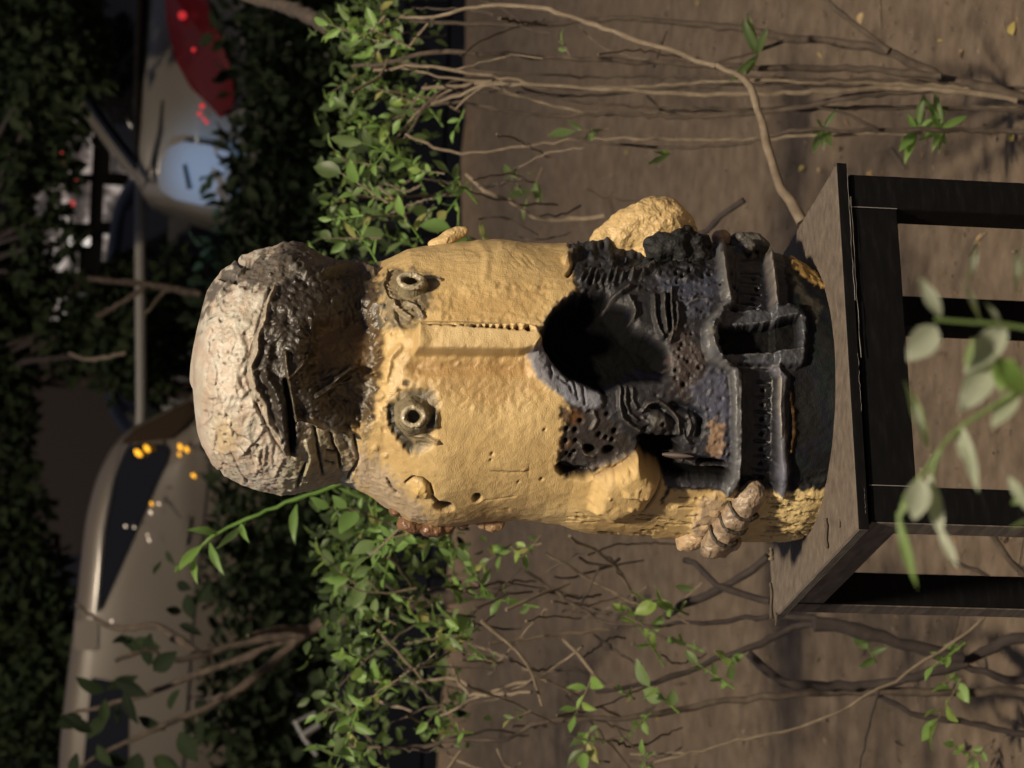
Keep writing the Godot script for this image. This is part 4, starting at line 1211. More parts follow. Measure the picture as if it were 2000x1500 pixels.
	for i in 50:
		var v := rng.randf_range(640, 735); var u := rng.randf_range(600, 730)
		stroke([[v, u], [v + rng.randf_range(-4, 4), u + rng.randf_range(-22, 22)]], 4, rng.randf_range(-0.0012, 0.0015), Color(0.09, 0.055, 0.025, 0.5), 0.4, 1.0, 0.4)
	stroke([[528, 567], [515, 600], [512, 630], [499, 660], [501, 690], [489, 715], [491, 740], [508, 770], [520, 790], [526, 822], [546, 845], [562, 880], [584, 892]], 14, 0.0070, Color(0.30, 0.255, 0.19, 0.5), 0.85, 1.0, 0.25)
	stroke([[520, 566], [503, 622], [490, 682], [479, 730], [497, 780], [518, 822], [540, 862], [562, 888]], 8, -0.004, Color(0.11, 0.085, 0.06, 0.4), 0.7, 1.0, 0.2)
	stroke([[520, 735], [545, 780], [556, 830], [562, 870]], 26, 0.009, Color(0.022, 0.018, 0.014, 1.0), 0.6, 1.0, 0.3)
	stroke([[556, 745], [566, 790], [571, 840], [573, 884]], 13, -0.016, Color(0.008, 0.007, 0.006, 0.4), 0.95, 0.7, 0.15)  # gap under the ledge, its shadow painted near black
	stroke([[553, 690], [560, 735], [566, 770], [578, 812]], 11, 0.010, Color(0.10, 0.085, 0.06, 0.7), 0.8, 1.0, 0.3)
	stroke([[576, 812], [610, 822], [632, 834], [672, 838], [680, 848]], 9, 0.009, Color(0.085, 0.070, 0.045, 0.7), 0.85, 1.0, 0.25)
	stroke([[598, 700], [588, 712], [575, 727], [562, 738]], 9, 0.008, Color(0.10, 0.08, 0.055, 0.6), 0.8, 1.0, 0.25)
	stroke([[588, 712], [598, 690], [606, 660], [600, 625]], 8, 0.007, Color(0.06, 0.048, 0.034, 0.7), 0.7, 1.0, 0.3)
	stroke([[620, 772], [640, 760], [655, 742], [675, 722], [690, 714]], 17, 0.013, Color(0.030, 0.024, 0.018, 0.9), 0.8, 1.0, 0.25)
	stroke([[625, 772], [660, 752], [680, 745]], 8, 0.006, Color(0.09, 0.075, 0.055, 0.6), 0.8, 1.0, 0.3)
	field([[600, 815], [660, 845], [690, 900], [660, 945], [590, 940], [585, 890]], 10, 0.0, Color(0.25, 0.21, 0.13, 0.7), 0.75, 8)
	for s in [[[612, 832], [618, 855], [622, 880], [632, 925]], [[645, 842], [648, 862], [660, 885], [666, 912]], [[600, 905], [590, 930], [585, 950]], [[690, 850], [700, 900], [680, 935]], [[640, 880], [655, 884]], [[636, 900], [650, 903]]]:
		stroke(s, 8, -0.0065, Color(0.022, 0.018, 0.012, 0.5), 0.92, 0.8, 0.35)
	stroke([[600, 860], [610, 890], [600, 920]], 14, 0.004, GRN, 0.4)
	stroke([[672, 860], [690, 890], [700, 920]], 16, -0.002, Color(0.05, 0.04, 0.028, 0.8), 0.7, 1.0, 0.4)
	stroke([[712, 560], [716, 620], [724, 700], [720, 780], [712, 840]], 44, 0.0, Color(0.085, 0.056, 0.026, 0.22), 0.75, 1.0, 0.3)
	# right of the brow: folded flap running down to the shoulder of the face
	stroke([[560, 520], [600, 545], [640, 560]], 30, 0.004, Color(0.04, 0.034, 0.026, 1.0), 0.8, 1.0, 0.4)
	stroke([[612, 548], [650, 528], [690, 525], [715, 535]], 12, 0.009, Color(0.060, 0.050, 0.036, 0.8), 0.85, 1.0, 0.3)
	stroke([[620, 555], [655, 540], [690, 540]], 7, -0.007, Color(0.010, 0.008, 0.006, 0.5), 0.9, 0.8, 0.2)
	dab(690, 570, 40, 28, -0.006, Color(0.030, 0.025, 0.018, 0.7), 0.9, 1.0, 0, 0.4)
	# --- soft change from crown to face
	field([[680, 880], [700, 940], [760, 1000], [820, 1030], [840, 1010], [790, 960], [745, 900], [715, 880]], 24, 0.0, Color(0.40, 0.315, 0.22, 0.5), 0.9, 10)
	for i in 24:
		dab(rng.randf_range(725, 770), rng.randf_range(650, 920), rng.randf_range(4, 10), rng.randf_range(4, 12), rng.randf_range(-0.002, 0.003), YELD, 0.4, 1.0, 0, 0.4)
	# --- nose
	field([[800, 690], [1000, 690], [1030, 684], [1045, 666], [1030, 644], [1000, 640], [800, 640]], 8, 0.023, Color(0.57, 0.42, 0.215, 0.10), 0.7, 0, false, 3)  # ridge painted paler, lamp light put into its colour
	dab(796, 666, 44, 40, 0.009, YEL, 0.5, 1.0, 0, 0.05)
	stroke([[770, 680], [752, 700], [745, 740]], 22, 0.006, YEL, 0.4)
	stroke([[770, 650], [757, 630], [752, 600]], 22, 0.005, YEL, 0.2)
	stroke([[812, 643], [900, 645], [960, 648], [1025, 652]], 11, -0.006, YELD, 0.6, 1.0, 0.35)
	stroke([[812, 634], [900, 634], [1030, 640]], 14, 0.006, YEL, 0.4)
	for h in [[827, 643, 6], [873, 644, 7], [912, 645, 6], [936, 646, 4], [950, 647, 5], [964, 647, 5], [978, 649, 5], [994, 649, 5], [1014, 650, 7], [846, 644, 3], [890, 645, 3], [926, 646, 3]]:
		dab(h[0], h[1], h[2], h[2] * 0.85, -0.012, Color(0.045, 0.034, 0.018, 0.3), 0.95, 0.6, 0, 0.3)
	stroke([[800, 716], [900, 716], [1010, 719]], 48, -0.004, Color(0.33, 0.195, 0.075, 0.35), 0.75)  # darker strip beside the nose, its shade painted in
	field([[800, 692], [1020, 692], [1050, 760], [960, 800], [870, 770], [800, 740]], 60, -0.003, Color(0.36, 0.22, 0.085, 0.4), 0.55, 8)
	field([[860, 570], [1050, 560], [1050, 630], [860, 630]], 50, -0.003, Color(0.38, 0.235, 0.09, 0.4), 0.5, 8)
	for i in 34:     # uneven slip: thin and thick patches
		dab(rng.randf_range(760, 1100), rng.randf_range(490, 1010), rng.randf_range(18, 50), rng.randf_range(14, 40), 0.0, YELD if rng.randf() < 0.55 else Color(0.60, 0.46, 0.24, 0.22), rng.randf_range(0.12, 0.34), 1.0, rng.randf_range(0, 90), 0.5)
	for i in 46:
		dab(rng.randf_range(780, 1100), rng.randf_range(490, 1000), rng.randf_range(4, 14), rng.randf_range(4, 14), rng.randf_range(-0.0012, 0.0014), YELD, 0.12, 1.0, rng.randf_range(0, 90), 0.4)
	for s in [[[980, 497], [1003, 520]], [[995, 497], [1018, 521]], [[1008, 498], [1024, 515]], [[978, 512], [990, 524]]]:
		stroke(s, 3, -0.0009, Color(0.6, 0.42, 0.17, 0.3), 0.6)
	stroke([[915, 475], [930, 490], [935, 505], [930, 540]], 26, 0.0012, YEL, 0.1)
	# --- right eye
	field([[735, 540], [760, 525], [800, 530], [835, 545], [830, 600], [800, 640], [760, 650], [730, 620]], 22, 0.001, OLV.lerp(GRY, 0.3), 0.8, 8)
	stroke([[742, 538], [734, 565], [745, 590], [765, 608], [790, 622]], 11, 0.006, Color(0.24, 0.18, 0.09, 0.5), 0.7, 1.0, 0.15)
	for t in 11:
		var f := t / 10.0
		dab(lerpf(740, 772, f * f), lerpf(540, 612, f), 3.4, 3.4, 0.005, Color(0.27, 0.20, 0.10, 0.3), 0.7, 1.0)
	stroke([[752, 600], [775, 590], [800, 600], [815, 620]], 8, 0.005, OLV, 0.3, 1.0, 0.4)
	stroke([[735, 610], [748, 625], [760, 640]], 8, -0.005, UMB, 0.6, 1.0, 0.3)
	stroke([[815, 552], [832, 548], [846, 548]], 9, 0.005, Color(0.05, 0.045, 0.05, 0.3), 0.9, 1.0, 0.2)
	dab(815, 590, 24, 20, -0.002, Color(0.07, 0.06, 0.045, 0.5), 0.6, 1.0, 0, 0.4)
	for i in 26: dab(rng.randf_range(735, 830), rng.randf_range(575, 645), 5, 5, rng.randf_range(-0.004, 0.004), GRY if rng.randf() < 0.5 else OLV, 0.5, 1.0, 0, 0.4)
	# --- left eye
	field([[760, 775], [752, 805], [765, 840], [790, 875], [815, 890], [835, 870], [838, 830], [850, 790], [840, 760], [800, 755]], 16, -0.003, Color(0.15, 0.125, 0.08, 0.35), 0.85, 2.5)
	field([[752, 785], [757, 830], [775, 862], [800, 888], [808, 872], [788, 850], [772, 825], [768, 790]], 10, -0.004, Color(0.024, 0.022, 0.016, 0.4), 0.95, 2)
	dab(812, 775, 36, 22, -0.001, Color(0.045, 0.038, 0.026, 0.4), 0.85, 1.0, 0, 0.3)
	field([[838, 808], [851, 800], [851, 834], [828, 838], [824, 832]], 6, 0.004, Color(0.035, 0.032, 0.022, 0.3), 0.95, 1)
	stroke([[786, 842], [805, 850], [825, 850], [850, 862]], 12, 0.007, Color(0.24, 0.20, 0.13, 0.35), 0.8, 1.0, 0.1)
	stroke([[812, 866], [838, 868]], 11, -0.003, Color(0.10, 0.085, 0.06, 0.4), 0.7, 1.0, 0.3)
	dab(788, 748, 10, 9, -0.003, Color(0.06, 0.052, 0.035, 0.6), 0.9, 0.8, 0, 0.4)
	dab(774, 762, 7, 7, -0.003, Color(0.06, 0.052, 0.035, 0.6), 0.9, 0.8, 0, 0.4)
	# --- left cheek marks
	stroke([[794, 941], [806, 932], [825, 934], [840, 946], [845, 962]], 6, -0.007, Color(0.022, 0.018, 0.008, 0.3), 0.95, 0.7)
	dab(822, 955, 26, 20, 0.006, Color(0.46, 0.31, 0.10, 0.8), 0.7, 0.8, 20, 0.2)
	dab(868, 988, 21, 12, -0.010, Color(0.030, 0.014, 0.007, 0.2), 0.97, 0.5, 15, 0.2)
	stroke([[845, 968], [858, 982]], 9, -0.005, Color(0.05, 0.03, 0.015, 0.3), 0.9)
	dab(932, 972, 11, 9, -0.008, Color(0.03, 0.027, 0.016, 0.3), 0.95, 0.6, 30, 0.3)
	stroke([[945, 978], [980, 972], [1005, 968]], 4, -0.0014, YELD, 0.6, 1.0, 0.4)
	stroke([[958, 918], [985, 920], [1028, 920]], 4, -0.0022, Color(0.06, 0.045, 0.02, 0.3), 0.85, 1.0, 0.4)
	stroke([[1030, 905], [1030, 930]], 3.5, -0.0014, YELD, 0.8)
	stroke([[757, 935], [768, 955], [780, 965]], 6, -0.004, Color(0.06, 0.045, 0.03, 0.5), 0.8, 1.0, 0.3)
	for h in [[957, 885, 4], [955, 897, 3], [1057, 837, 4], [1055, 935, 4], [1010, 940, 3]]:
		dab(h[0], h[1], h[2], h[2], -0.004, Color(0.05, 0.04, 0.02, 0.3), 0.9, 0.8)
	# --- chest: everything below the lip on the front
	var chest := [[1088, 470], [1110, 560], [1045, 640], [1045, 700], [1085, 770], [1110, 800], [1095, 860], [1082, 912], [1100, 935], [1150, 935], [1170, 910], [1240, 880], [1290, 925], [1300, 950], [1290, 985], [1300, 992], [1420, 962], [1510, 962], [1530, 965], [1640, 965], [1660, 800], [1660, 600], [1580, 470], [1500, 440], [1200, 440]]
	field(chest, 8, -0.002, BLK, 0.98, 3)
	field([[1085, 790], [1110, 800], [1165, 790], [1200, 830], [1235, 870], [1240, 885], [1170, 915], [1130, 905], [1085, 905], [1095, 850]], 12, -0.002, Color(0.036, 0.030, 0.027, 0.35), 0.9, 6, false, 5)
	dab(1115, 812, 26, 28, 0.0, Color(0.14, 0.062, 0.022, 0.4), 0.85, 1.0, 0, 0.4)
	dab(1108, 868, 14, 14, 0.0, Color(0.14, 0.075, 0.035, 0.4), 0.7, 1.0, 0, 0.4)
	for h in [[1100, 837, 5], [1118, 840, 6], [1100, 862, 5], [1120, 862, 5], [1166, 850, 6], [1180, 856, 5], [1196, 842, 6], [1192, 860, 5], [1128, 822, 5], [1112, 893, 5], [1103, 888, 4], [1118, 884, 4], [1180, 808, 5]]:
		dab(h[0], h[1], h[2], h[2], -0.010, Color(0.008, 0.007, 0.006, 0.2), 0.95, 0.6)
	stroke([[1132, 872], [1140, 888], [1158, 893]], 8, 0.005, Color(0.13, 0.11, 0.085, 0.5), 0.8)
	dab(1148, 880, 16, 9, -0.014, Color(0.008, 0.006, 0.005, 0.2), 0.97, 0.5, 20)
	dab(1188, 882, 17, 10, -0.014, Color(0.008, 0.007, 0.006, 0.2), 0.97, 0.6, 10)
	stroke([[1095, 915], [1115, 923], [1142, 927]], 26, -0.016, Color(0.007, 0.006, 0.005, 0.2), 0.97, 0.5, 0.15)
	stroke([[1150, 915], [1190, 905], [1225, 888]], 12, 0.002, Color(0.14, 0.115, 0.10, 0.8), 0.7, 1.0, 0.4)
	# --- mouth
	var mouth := [[1048, 655], [1060, 612], [1085, 588], [1118, 566], [1170, 562], [1178, 580], [1200, 588], [1218, 600], [1226, 640], [1262, 655], [1292, 682], [1298, 720], [1285, 742], [1230, 742], [1200, 752], [1170, 768], [1140, 752], [1100, 738], [1075, 712], [1052, 682]]
	field([[1018, 692], [1034, 728], [1060, 756], [1096, 779], [1134, 799], [1170, 797], [1165, 760], [1120, 735], [1075, 700], [1045, 668]], 9, 0.006, Color(0.19, 0.195, 0.225, 0.3), 0.96, 3, false, 4)
	field([[1040, 640], [1060, 600], [1100, 570], [1130, 560], [1120, 585], [1085, 605], [1062, 640], [1048, 660]], 9, 0.004, Color(0.035, 0.036, 0.042, 0.7), 0.96, 3, false, 4)
	for s in [[[1080, 735], [1098, 748]], [[1092, 728], [1108, 764]], [[1110, 742], [1120, 778]], [[1128, 752], [1134, 786]], [[1060, 705], [1068, 730]]]:
		stroke(s, 6, -0.004, Color(0.06, 0.062, 0.075, 0.3), 0.7, 1.0, 0.3)
	field(mouth, 6, -0.011, Color(0.0062, 0.0066, 0.0080, 0.3), 0.98, 1.2, false, 4)
	field([[1054, 655], [1068, 616], [1093, 592], [1125, 574], [1168, 570], [1196, 596], [1226, 640], [1262, 662], [1288, 690], [1290, 722], [1240, 734], [1190, 742], [1150, 748], [1105, 728], [1073, 702]], 46, -0.022, Color(0.0056, 0.0058, 0.0066, 0.3), 0.9, 1)
	stroke([[1150, 800], [1160, 820], [1150, 838]], 10, 0.004, Color(0.13, 0.12, 0.115, 0.6), 0.9, 1.0, 0.3)
	# --- right of the mouth: gouged ridges
	for i in 110:
		var v := rng.randf_range(1095, 1240); var u := rng.randf_range(480, 575)
		if u > 560 and v > 1120: continue
		dab(v, u, rng.randf_range(3, 10), rng.randf_range(4, 9), rng.randf_range(-0.006, 0.0075), Color(0.030, 0.031, 0.033, 0.9) if rng.randf() < 0.5 else BLK, 0.6, 1.0, rng.randf_range(0, 90), 0.3)
	stroke([[1090, 505], [1110, 488], [1140, 482], [1180, 472]], 22, 0.010, Color(0.035, 0.035, 0.034, 1.0), 0.8, 1.0, 0.4)
	for t in 7:
		stroke([[1118 + t * 13, 545], [1124 + t * 13, 530 - (t % 3) * 5]], 9, 0.0075, Color(0.048, 0.049, 0.052, 0.6), 0.8, 1.0, 0.2)
	stroke([[1105, 512], [1098, 528], [1092, 536]], 10, -0.008, BLK, 0.9)
	stroke([[1172, 582], [1190, 572], [1215, 556]], 13, 0.008, Color(0.07, 0.066, 0.066, 0.7), 0.85, 1.0, 0.3)
	stroke([[1220, 535], [1245, 525], [1258, 520]], 18, 0.010, Color(0.042, 0.041, 0.040, 1.0), 0.8, 1.0, 0.35)
	stroke([[1212, 575], [1222, 590], [1228, 605], [1222, 618]], 12, 0.008, Color(0.055, 0.053, 0.052, 1.0), 0.85, 1.0, 0.4)
	stroke([[1195, 500], [1260, 490], [1330, 490]], 50, -0.012, BLK, 0.95, 1.0, 0.3)
	# fingers
	stroke([[1264, 572], [1266, 610], [1274, 640], [1284, 655]], 11, 0.008, Color(0.050, 0.048, 0.046, 0.8), 0.85, 1.0, 0.25)
	stroke([[1282, 572], [1284, 610], [1290, 645]], 14, 0.012, Color(0.048, 0.045, 0.042, 0.8), 0.85, 1.0, 0.25)
	stroke([[1296, 560], [1298, 600], [1302, 640], [1298, 662]], 11, 0.009, Color(0.055, 0.052, 0.048, 0.8), 0.85, 1.0, 0.25)
	stroke([[1308, 588], [1312, 620], [1308, 645]], 12, 0.008, Color(0.040, 0.038, 0.034, 0.8), 0.85, 1.0, 0.25)
	stroke([[1290, 570], [1292, 610], [1296, 640]], 4, -0.006, BLK, 0.8)
	# bluish mottled field right
	field([[1265, 545], [1290, 518], [1360, 512], [1392, 540], [1380, 600], [1330, 620], [1320, 580], [1290, 560]], 18, 0.002, BLU, 0.92, 10)
	for i in 36: dab(rng.randf_range(1275, 1385), rng.randf_range(515, 605), rng.randf_range(3, 9), rng.randf_range(3, 8), rng.randf_range(-0.003, 0.004), Color(0.075, 0.074, 0.090, 0.4) if rng.randf() < 0.5 else BLK, 0.55, 1.0, rng.randf_range(0, 90), 0.4)
	for h in [[1305, 533, 5], [1332, 528, 5], [1308, 546, 5], [1358, 534, 6], [1370, 530, 4], [1318, 537, 4]]: dab(h[0], h[1], h[2], h[2], -0.008, BLK, 0.95, 0.7)
	stroke([[1330, 590], [1350, 580], [1370, 580]], 6, 0.004, Color(0.11, 0.108, 0.115, 0.5), 0.8, 1.0, 0.3)
	stroke([[1345, 570], [1335, 585]], 7, 0.004, Color(0.10, 0.10, 0.11, 0.5), 0.8, 1.0, 0.3)
	# brownish mottle below the mouth
	field([[1300, 640], [1330, 640], [1370, 690], [1372, 750], [1340, 780], [1305, 760], [1300, 700]], 18, 0.001, Color(0.060, 0.046, 0.042, 0.5), 0.85, 10)
	for h in [[1322, 668, 5], [1318, 678, 4], [1340, 647, 4], [1335, 702, 5], [1312, 720, 5], [1312, 735, 4], [1358, 714, 6], [1328, 748, 7], [1318, 693, 4], [1345, 730, 3]]:
		dab(h[0], h[1], h[2] * 1.7, h[2] * 1.7, 0.003, Color(0.10, 0.082, 0.075, 0.4), 0.6)
		dab(h[0], h[1], h[2], h[2], -0.010, BLK, 0.95, 0.7)
	stroke([[1338, 675], [1350, 700], [1360, 712]], 5, 0.003, Color(0.13, 0.10, 0.085, 0.3), 0.7)
	# lavender field lower left
	field([[1335, 755], [1380, 720], [1412, 730], [1422, 820], [1418, 900], [1405, 900], [1395, 830], [1360, 800]], 16, 0.001, Color(0.066, 0.070, 0.104, 0.35), 0.92, 10)
	for i in 34: dab(rng.randf_range(1330, 1415), rng.randf_range(735, 890), rng.randf_range(3, 9), rng.randf_range(3, 8), rng.randf_range(-0.002, 0.003), Color(0.115, 0.115, 0.135, 0.4) if rng.randf() < 0.5 else BLU, 0.55, 1.0, 0, 0.4)
	field([[1382, 822], [1396, 812], [1412, 835], [1414, 880], [1390, 893], [1378, 880], [1382, 850]], 10, 0.001, Color(0.21, 0.135, 0.082, 0.5), 0.88, 8)
	# spiral shell relief
	var grit := Color(0.095, 0.092, 0.088, 1.0)
	stroke([[1202, 752], [1202, 790], [1210, 815], [1228, 830], [1246, 840]], 8, 0.008, grit, 0.85, 1.0, 0.35)
	stroke([[1213, 752], [1214, 785], [1222, 805], [1238, 818]], 7, 0.006, grit, 0.7, 1.0, 0.45)
	stroke([[1226, 755], [1228, 780], [1236, 795]], 7, 0.005, grit, 0.6, 1.0, 0.45)
	stroke([[1248, 800], [1258, 786], [1280, 782], [1302, 795], [1318, 815], [1322, 845]], 8, 0.008, Color(0.085, 0.075, 0.066, 0.8), 0.85, 1.0, 0.3)
	dab(1284, 822, 30, 26, 0.010, Color(0.052, 0.046, 0.040, 0.6), 0.9, 0.8, 20, 0.2)
	stroke([[1266, 792], [1285, 796], [1305, 815]], 11, -0.008, BLK, 0.95, 1.0, 0.2)
	stroke([[1250, 815], [1262, 822], [1272, 830]], 10, 0.005, grit, 0.8, 1.0, 0.5)
	stroke([[1255, 838], [1265, 832]], 10, -0.006, BLK, 0.9)
	dab(1288, 826, 5, 5, -0.010, BLK, 0.95, 0.7)
	stroke([[1310, 790], [1340, 795], [1365, 810], [1362, 845]], 24, -0.009, BLK, 0.95, 1.0, 0.2)
	for s in [[[1338, 810], [1345, 828], [1340, 850]], [[1350, 812], [1358, 830], [1352, 850]], [[1330, 830], [1332, 850], [1345, 868]]]:
		stroke(s, 5, 0.005, Color(0.10, 0.095, 0.085, 0.6), 0.75, 1.0, 0.4)
	# black hollow under the snout and the yellow flap over it
	field([[1246, 852], [1320, 856], [1326, 890], [1310, 922], [1275, 925], [1246, 895]], 12, -0.030, Color(0.006, 0.0055, 0.005, 0.2), 0.97, 2, false, 10)
	field([[1150, 935], [1178, 914], [1210, 901], [1243, 880], [1262, 905], [1290, 924], [1284, 952], [1262, 994], [1215, 1060], [1130, 1040], [1105, 970]], 10, 0.0, YEL, 0.98, 2, false, 13)
	field([[1170, 935], [1205, 915], [1240, 892], [1258, 912], [1280, 930], [1274, 950], [1252, 985], [1200, 1010], [1160, 990]], 34, 0.017, YEL, 0.0, 2)
	field([[1200, 918], [1244, 884], [1262, 908], [1287, 927], [1268, 960], [1220, 950]], 12, 0.008, YEL, 0.0, 2)
	stroke([[1160, 930], [1205, 908], [1240, 884]], 12, -0.004, Color(0.26, 0.175, 0.10, 0.5), 0.6, 1.0, 0.3)
	for i in 30: dab(rng.randf_range(1180, 1280), rng.randf_range(905, 985), rng.randf_range(3, 8), rng.randf_range(3, 6), rng.randf_range(-0.002, 0.003), YELD, 0.3, 1.0, 0, 0.4)
	stroke([[1292, 928], [1284, 955], [1272, 980], [1256, 998]], 9, -0.006, Color(0.09, 0.065, 0.03, 0.3), 0.7, 1.0, 0.2)  # shadow along the flap edge painted into this groove
	# black slots
	stroke([[1302, 918], [1350, 926], [1412, 928]], 32, -0.016, Color(0.006, 0.0055, 0.005, 0.2), 0.97, 0.45, 0.12, false, 11)
	stroke([[1366, 902], [1412, 906]], 15, -0.013, Color(0.007, 0.0065, 0.006, 0.2), 0.97, 0.5, 0.12, false, 12)
	stroke([[1300, 902], [1340, 898], [1356, 906], [1400, 916], [1420, 920]], 8, 0.004, Color(0.085, 0.075, 0.068, 0.4), 0.8, 1.0, 0.3)
	stroke([[1300, 945], [1350, 950], [1420, 955]], 14, 0.003, Color(0.05, 0.052, 0.066, 1.0), 0.9, 1.0, 0.4)
	for i in 150:    # crawled glaze: pale beads, partly painted glints, and pinholes
		var v := rng.randf_range(1240, 1425); var u := rng.randf_range(500, 905)
		if v < 1300 and u > 600 and u < 770: continue
		if rng.randf() < 0.55:
			dab(v, u, rng.randf_range(2, 6), rng.randf_range(2, 7), rng.randf_range(0.001, 0.003), Color(0.11, 0.112, 0.13, 0.5), rng.randf_range(0.3, 0.8), 1.0, rng.randf_range(0, 90), 0.4)
		else:
			dab(v, u, 3.2, 3.2, -0.005, Color(0.004, 0.004, 0.004, 0.2), 0.9, 0.8)
	# --- yellow flank with hatching
	field([[1296, 985], [1310, 958], [1425, 962], [1425, 1100], [1250, 1100], [1260, 1010]], 8, 0.0, YEL, 0.98, 3, false, 9)
	for i in 58:
		var v := rng.randf_range(1090, 1395); var u := rng.randf_range(955, 1065)
		if v < 1290 and u < 1000: u = rng.randf_range(1005, 1060)
		stroke([[v, u], [v + rng.randf_range(14, 36), u + rng.randf_range(-1, 6)]], rng.randf_range(3, 5), -0.0024, Color(0.06, 0.043, 0.015, 0.4), 0.7, 1.0, 0.55)
	# --- belt
	var ridge := Color(0.098, 0.099, 0.102, 0.45)
	field([[1420, 480], [1432, 590], [1400, 600], [1400, 700], [1445, 720], [1450, 965], [1515, 962], [1512, 715], [1500, 600], [1490, 480]], 8, -0.010, Color(0.010, 0.010, 0.012, 0.35), 0.97, 2, false, 6)
	stroke([[1392, 480], [1398, 520], [1404, 560], [1412, 588], [1400, 604], [1380, 622], [1371, 640], [1374, 672], [1384, 694], [1408, 708], [1428, 718], [1434, 760], [1436, 820], [1440, 880], [1438, 930], [1424, 958]], 30, 0.0095, ridge, 0.92, 0.8, 0.12, false, 6)
	stroke([[1396, 500], [1406, 560], [1413, 585]], 9, 0.004, Color(0.17, 0.155, 0.14, 0.4), 0.8, 1.0, 0.3)
	stroke([[1440, 740], [1442, 800], [1446, 860], [1442, 925]], 7, 0.004, Color(0.17, 0.16, 0.15, 0.4), 0.8, 1.0, 0.35)
	stroke([[1374, 640], [1378, 672], [1392, 696], [1415, 708]], 7, 0.003, Color(0.17, 0.15, 0.11, 0.4), 0.8, 1.0, 0.3)
	stroke([[1488, 492], [1496, 530], [1502, 560], [1504, 592]], 24, 0.009, Color(0.105, 0.095, 0.090, 0.5), 0.92, 0.7, 0.15, false, 6)
	stroke([[1492, 500], [1500, 550], [1505, 592]], 6, 0.004, Color(0.20, 0.18, 0.16, 0.4), 0.8, 1.0, 0.3)
	stroke([[1508, 716], [1526, 735], [1522, 770], [1524, 820], [1528, 870], [1532, 905], [1534, 940], [1530, 962]], 24, 0.009, Color(0.115, 0.115, 0.140, 0.4), 0.92, 0.7, 0.12, false, 6)
	dab(1532, 920, 20, 32, 0.004, Color(0.115, 0.117, 0.150, 0.3), 0.85, 0.9, 0, 0.1, false, 6)
	stroke([[1518, 735], [1518, 790], [1524, 850]], 7, 0.003, Color(0.26, 0.235, 0.20, 0.4), 0.8, 1.0, 0.35)
	for t in 7:
		var u := 742.0 + t * 31.0
		stroke([[1476, u], [1504, u + 2]], 4.5, -0.006, BLK, 0.9, 0.9, 0.2)
		stroke([[1478, u + 5], [1502, u + 6]], 4, 0.0035, Color(0.030, 0.031, 0.034, 0.3), 0.8)
		dab(1490, u + 17, 5, 4, -0.007, BLK, 0.9, 0.7)
	for t in 4:
		var u := 512.0 + t * 22.0
		stroke([[1438, u], [1478, u + 3]], 4.5, -0.006, BLK, 0.9, 0.9, 0.2)
		stroke([[1440, u + 6], [1476, u + 8]], 4, 0.003, Color(0.034, 0.034, 0.037, 0.3), 0.8)
		dab(1462 + (t % 2) * 8, u + 12, 4, 4, -0.007, BLK, 0.9, 0.7)
	for h in [[1425, 552, 7], [1396, 552, 4], [1407, 655, 2]]: dab(h[0], h[1], h[2], h[2], -0.012, BLK, 0.95, 0.7)
	# window frame and its dark recess
	field([[1402, 604], [1552, 592], [1568, 620], [1566, 690], [1560, 712], [1402, 706], [1378, 690], [1374, 632]], 8, 0.010, Color(0.050, 0.053, 0.062, 0.6), 0.95, 2, false, 6)
	stroke([[1392, 628], [1384, 650], [1386, 680], [1398, 698]], 16, 0.004, Color(0.10, 0.096, 0.085, 0.4), 0.8, 1.0, 0.2, false, 6)
	field([[1393, 636], [1470, 630], [1552, 618], [1556, 676], [1480, 682], [1406, 686], [1394, 668]], 7, -0.019, Color(0.0075, 0.0078, 0.0080, 0.4), 0.97, 2, false, 7)
	for s in [[[1404, 690], [1480, 688], [1560, 680]], [[1400, 706], [1450, 712], [1520, 712]], [[1400, 604], [1470, 600], [1550, 592]], [[1400, 632], [1470, 626], [1548, 614]]]:
		stroke(s, 4, 0.003, Color(0.13, 0.128, 0.124, 0.6), 0.8, 1.0, 0.35)
	# --- foot
	field([[1512, 440], [1530, 600], [1572, 625], [1572, 700], [1540, 730], [1548, 965], [1680, 965], [1700, 700], [1600, 440]], 10, 0.0, Color(0.0105, 0.0110, 0.0120, 0.25), 0.97, 3, false, 8)
	field([[1552, 930], [1590, 925], [1660, 930], [1660, 970], [1560, 965]], 26, 0.0, Color(0.018, 0.018, 0.019, 0.9), 0.8, 8)
	field([[1540, 480], [1560, 560], [1600, 590], [1590, 620], [1545, 560], [1520, 500]], 12, 0.0, Color(0.055, 0.048, 0.036, 0.3), 0.8, 4)
	field([[1528, 490], [1560, 505], [1605, 540], [1608, 560], [1570, 540], [1540, 515]], 6, 0.003, Color(0.36, 0.225, 0.075, 0.6), 0.95, 3)
	stroke([[1540, 765], [1548, 800], [1552, 840], [1546, 880]], 16, 0.003, Color(0.055, 0.030, 0.012, 0.5), 0.8, 0.9, 0.45)
	for h in [[1548, 800, 6, 8], [1551, 842, 7, 9]]: dab(h[0], h[1], h[2], h[3], 0.002, Color(0.09, 0.05, 0.016, 0.3), 0.7)
	dab(1546, 880, 4, 5, 0.003, Color(0.42, 0.30, 0.09, 0.3), 0.9)
	dab(1536, 850, 6, 14, 0.002, Color(0.30, 0.24, 0.13, 0.3), 0.7, 1.0, 0, 0.4)
	field([[1425, 962], [1520, 966], [1552, 960], [1680, 955], [1640, 1100], [1425, 1100]], 9, 0.0, Color(0.51, 0.38, 0.175, 0.45), 0.97, 5, false, 9)
	for i in 42:
		var v := rng.randf_range(1490, 1585); var u := rng.randf_range(968, 1050)
		stroke([[v, u], [v + rng.randf_range(8, 34), u + rng.randf_range(-2, 5)]], rng.randf_range(3, 5), -0.0026, Color(0.05, 0.036, 0.014, 0.4), 0.7, 1.0, 0.55)
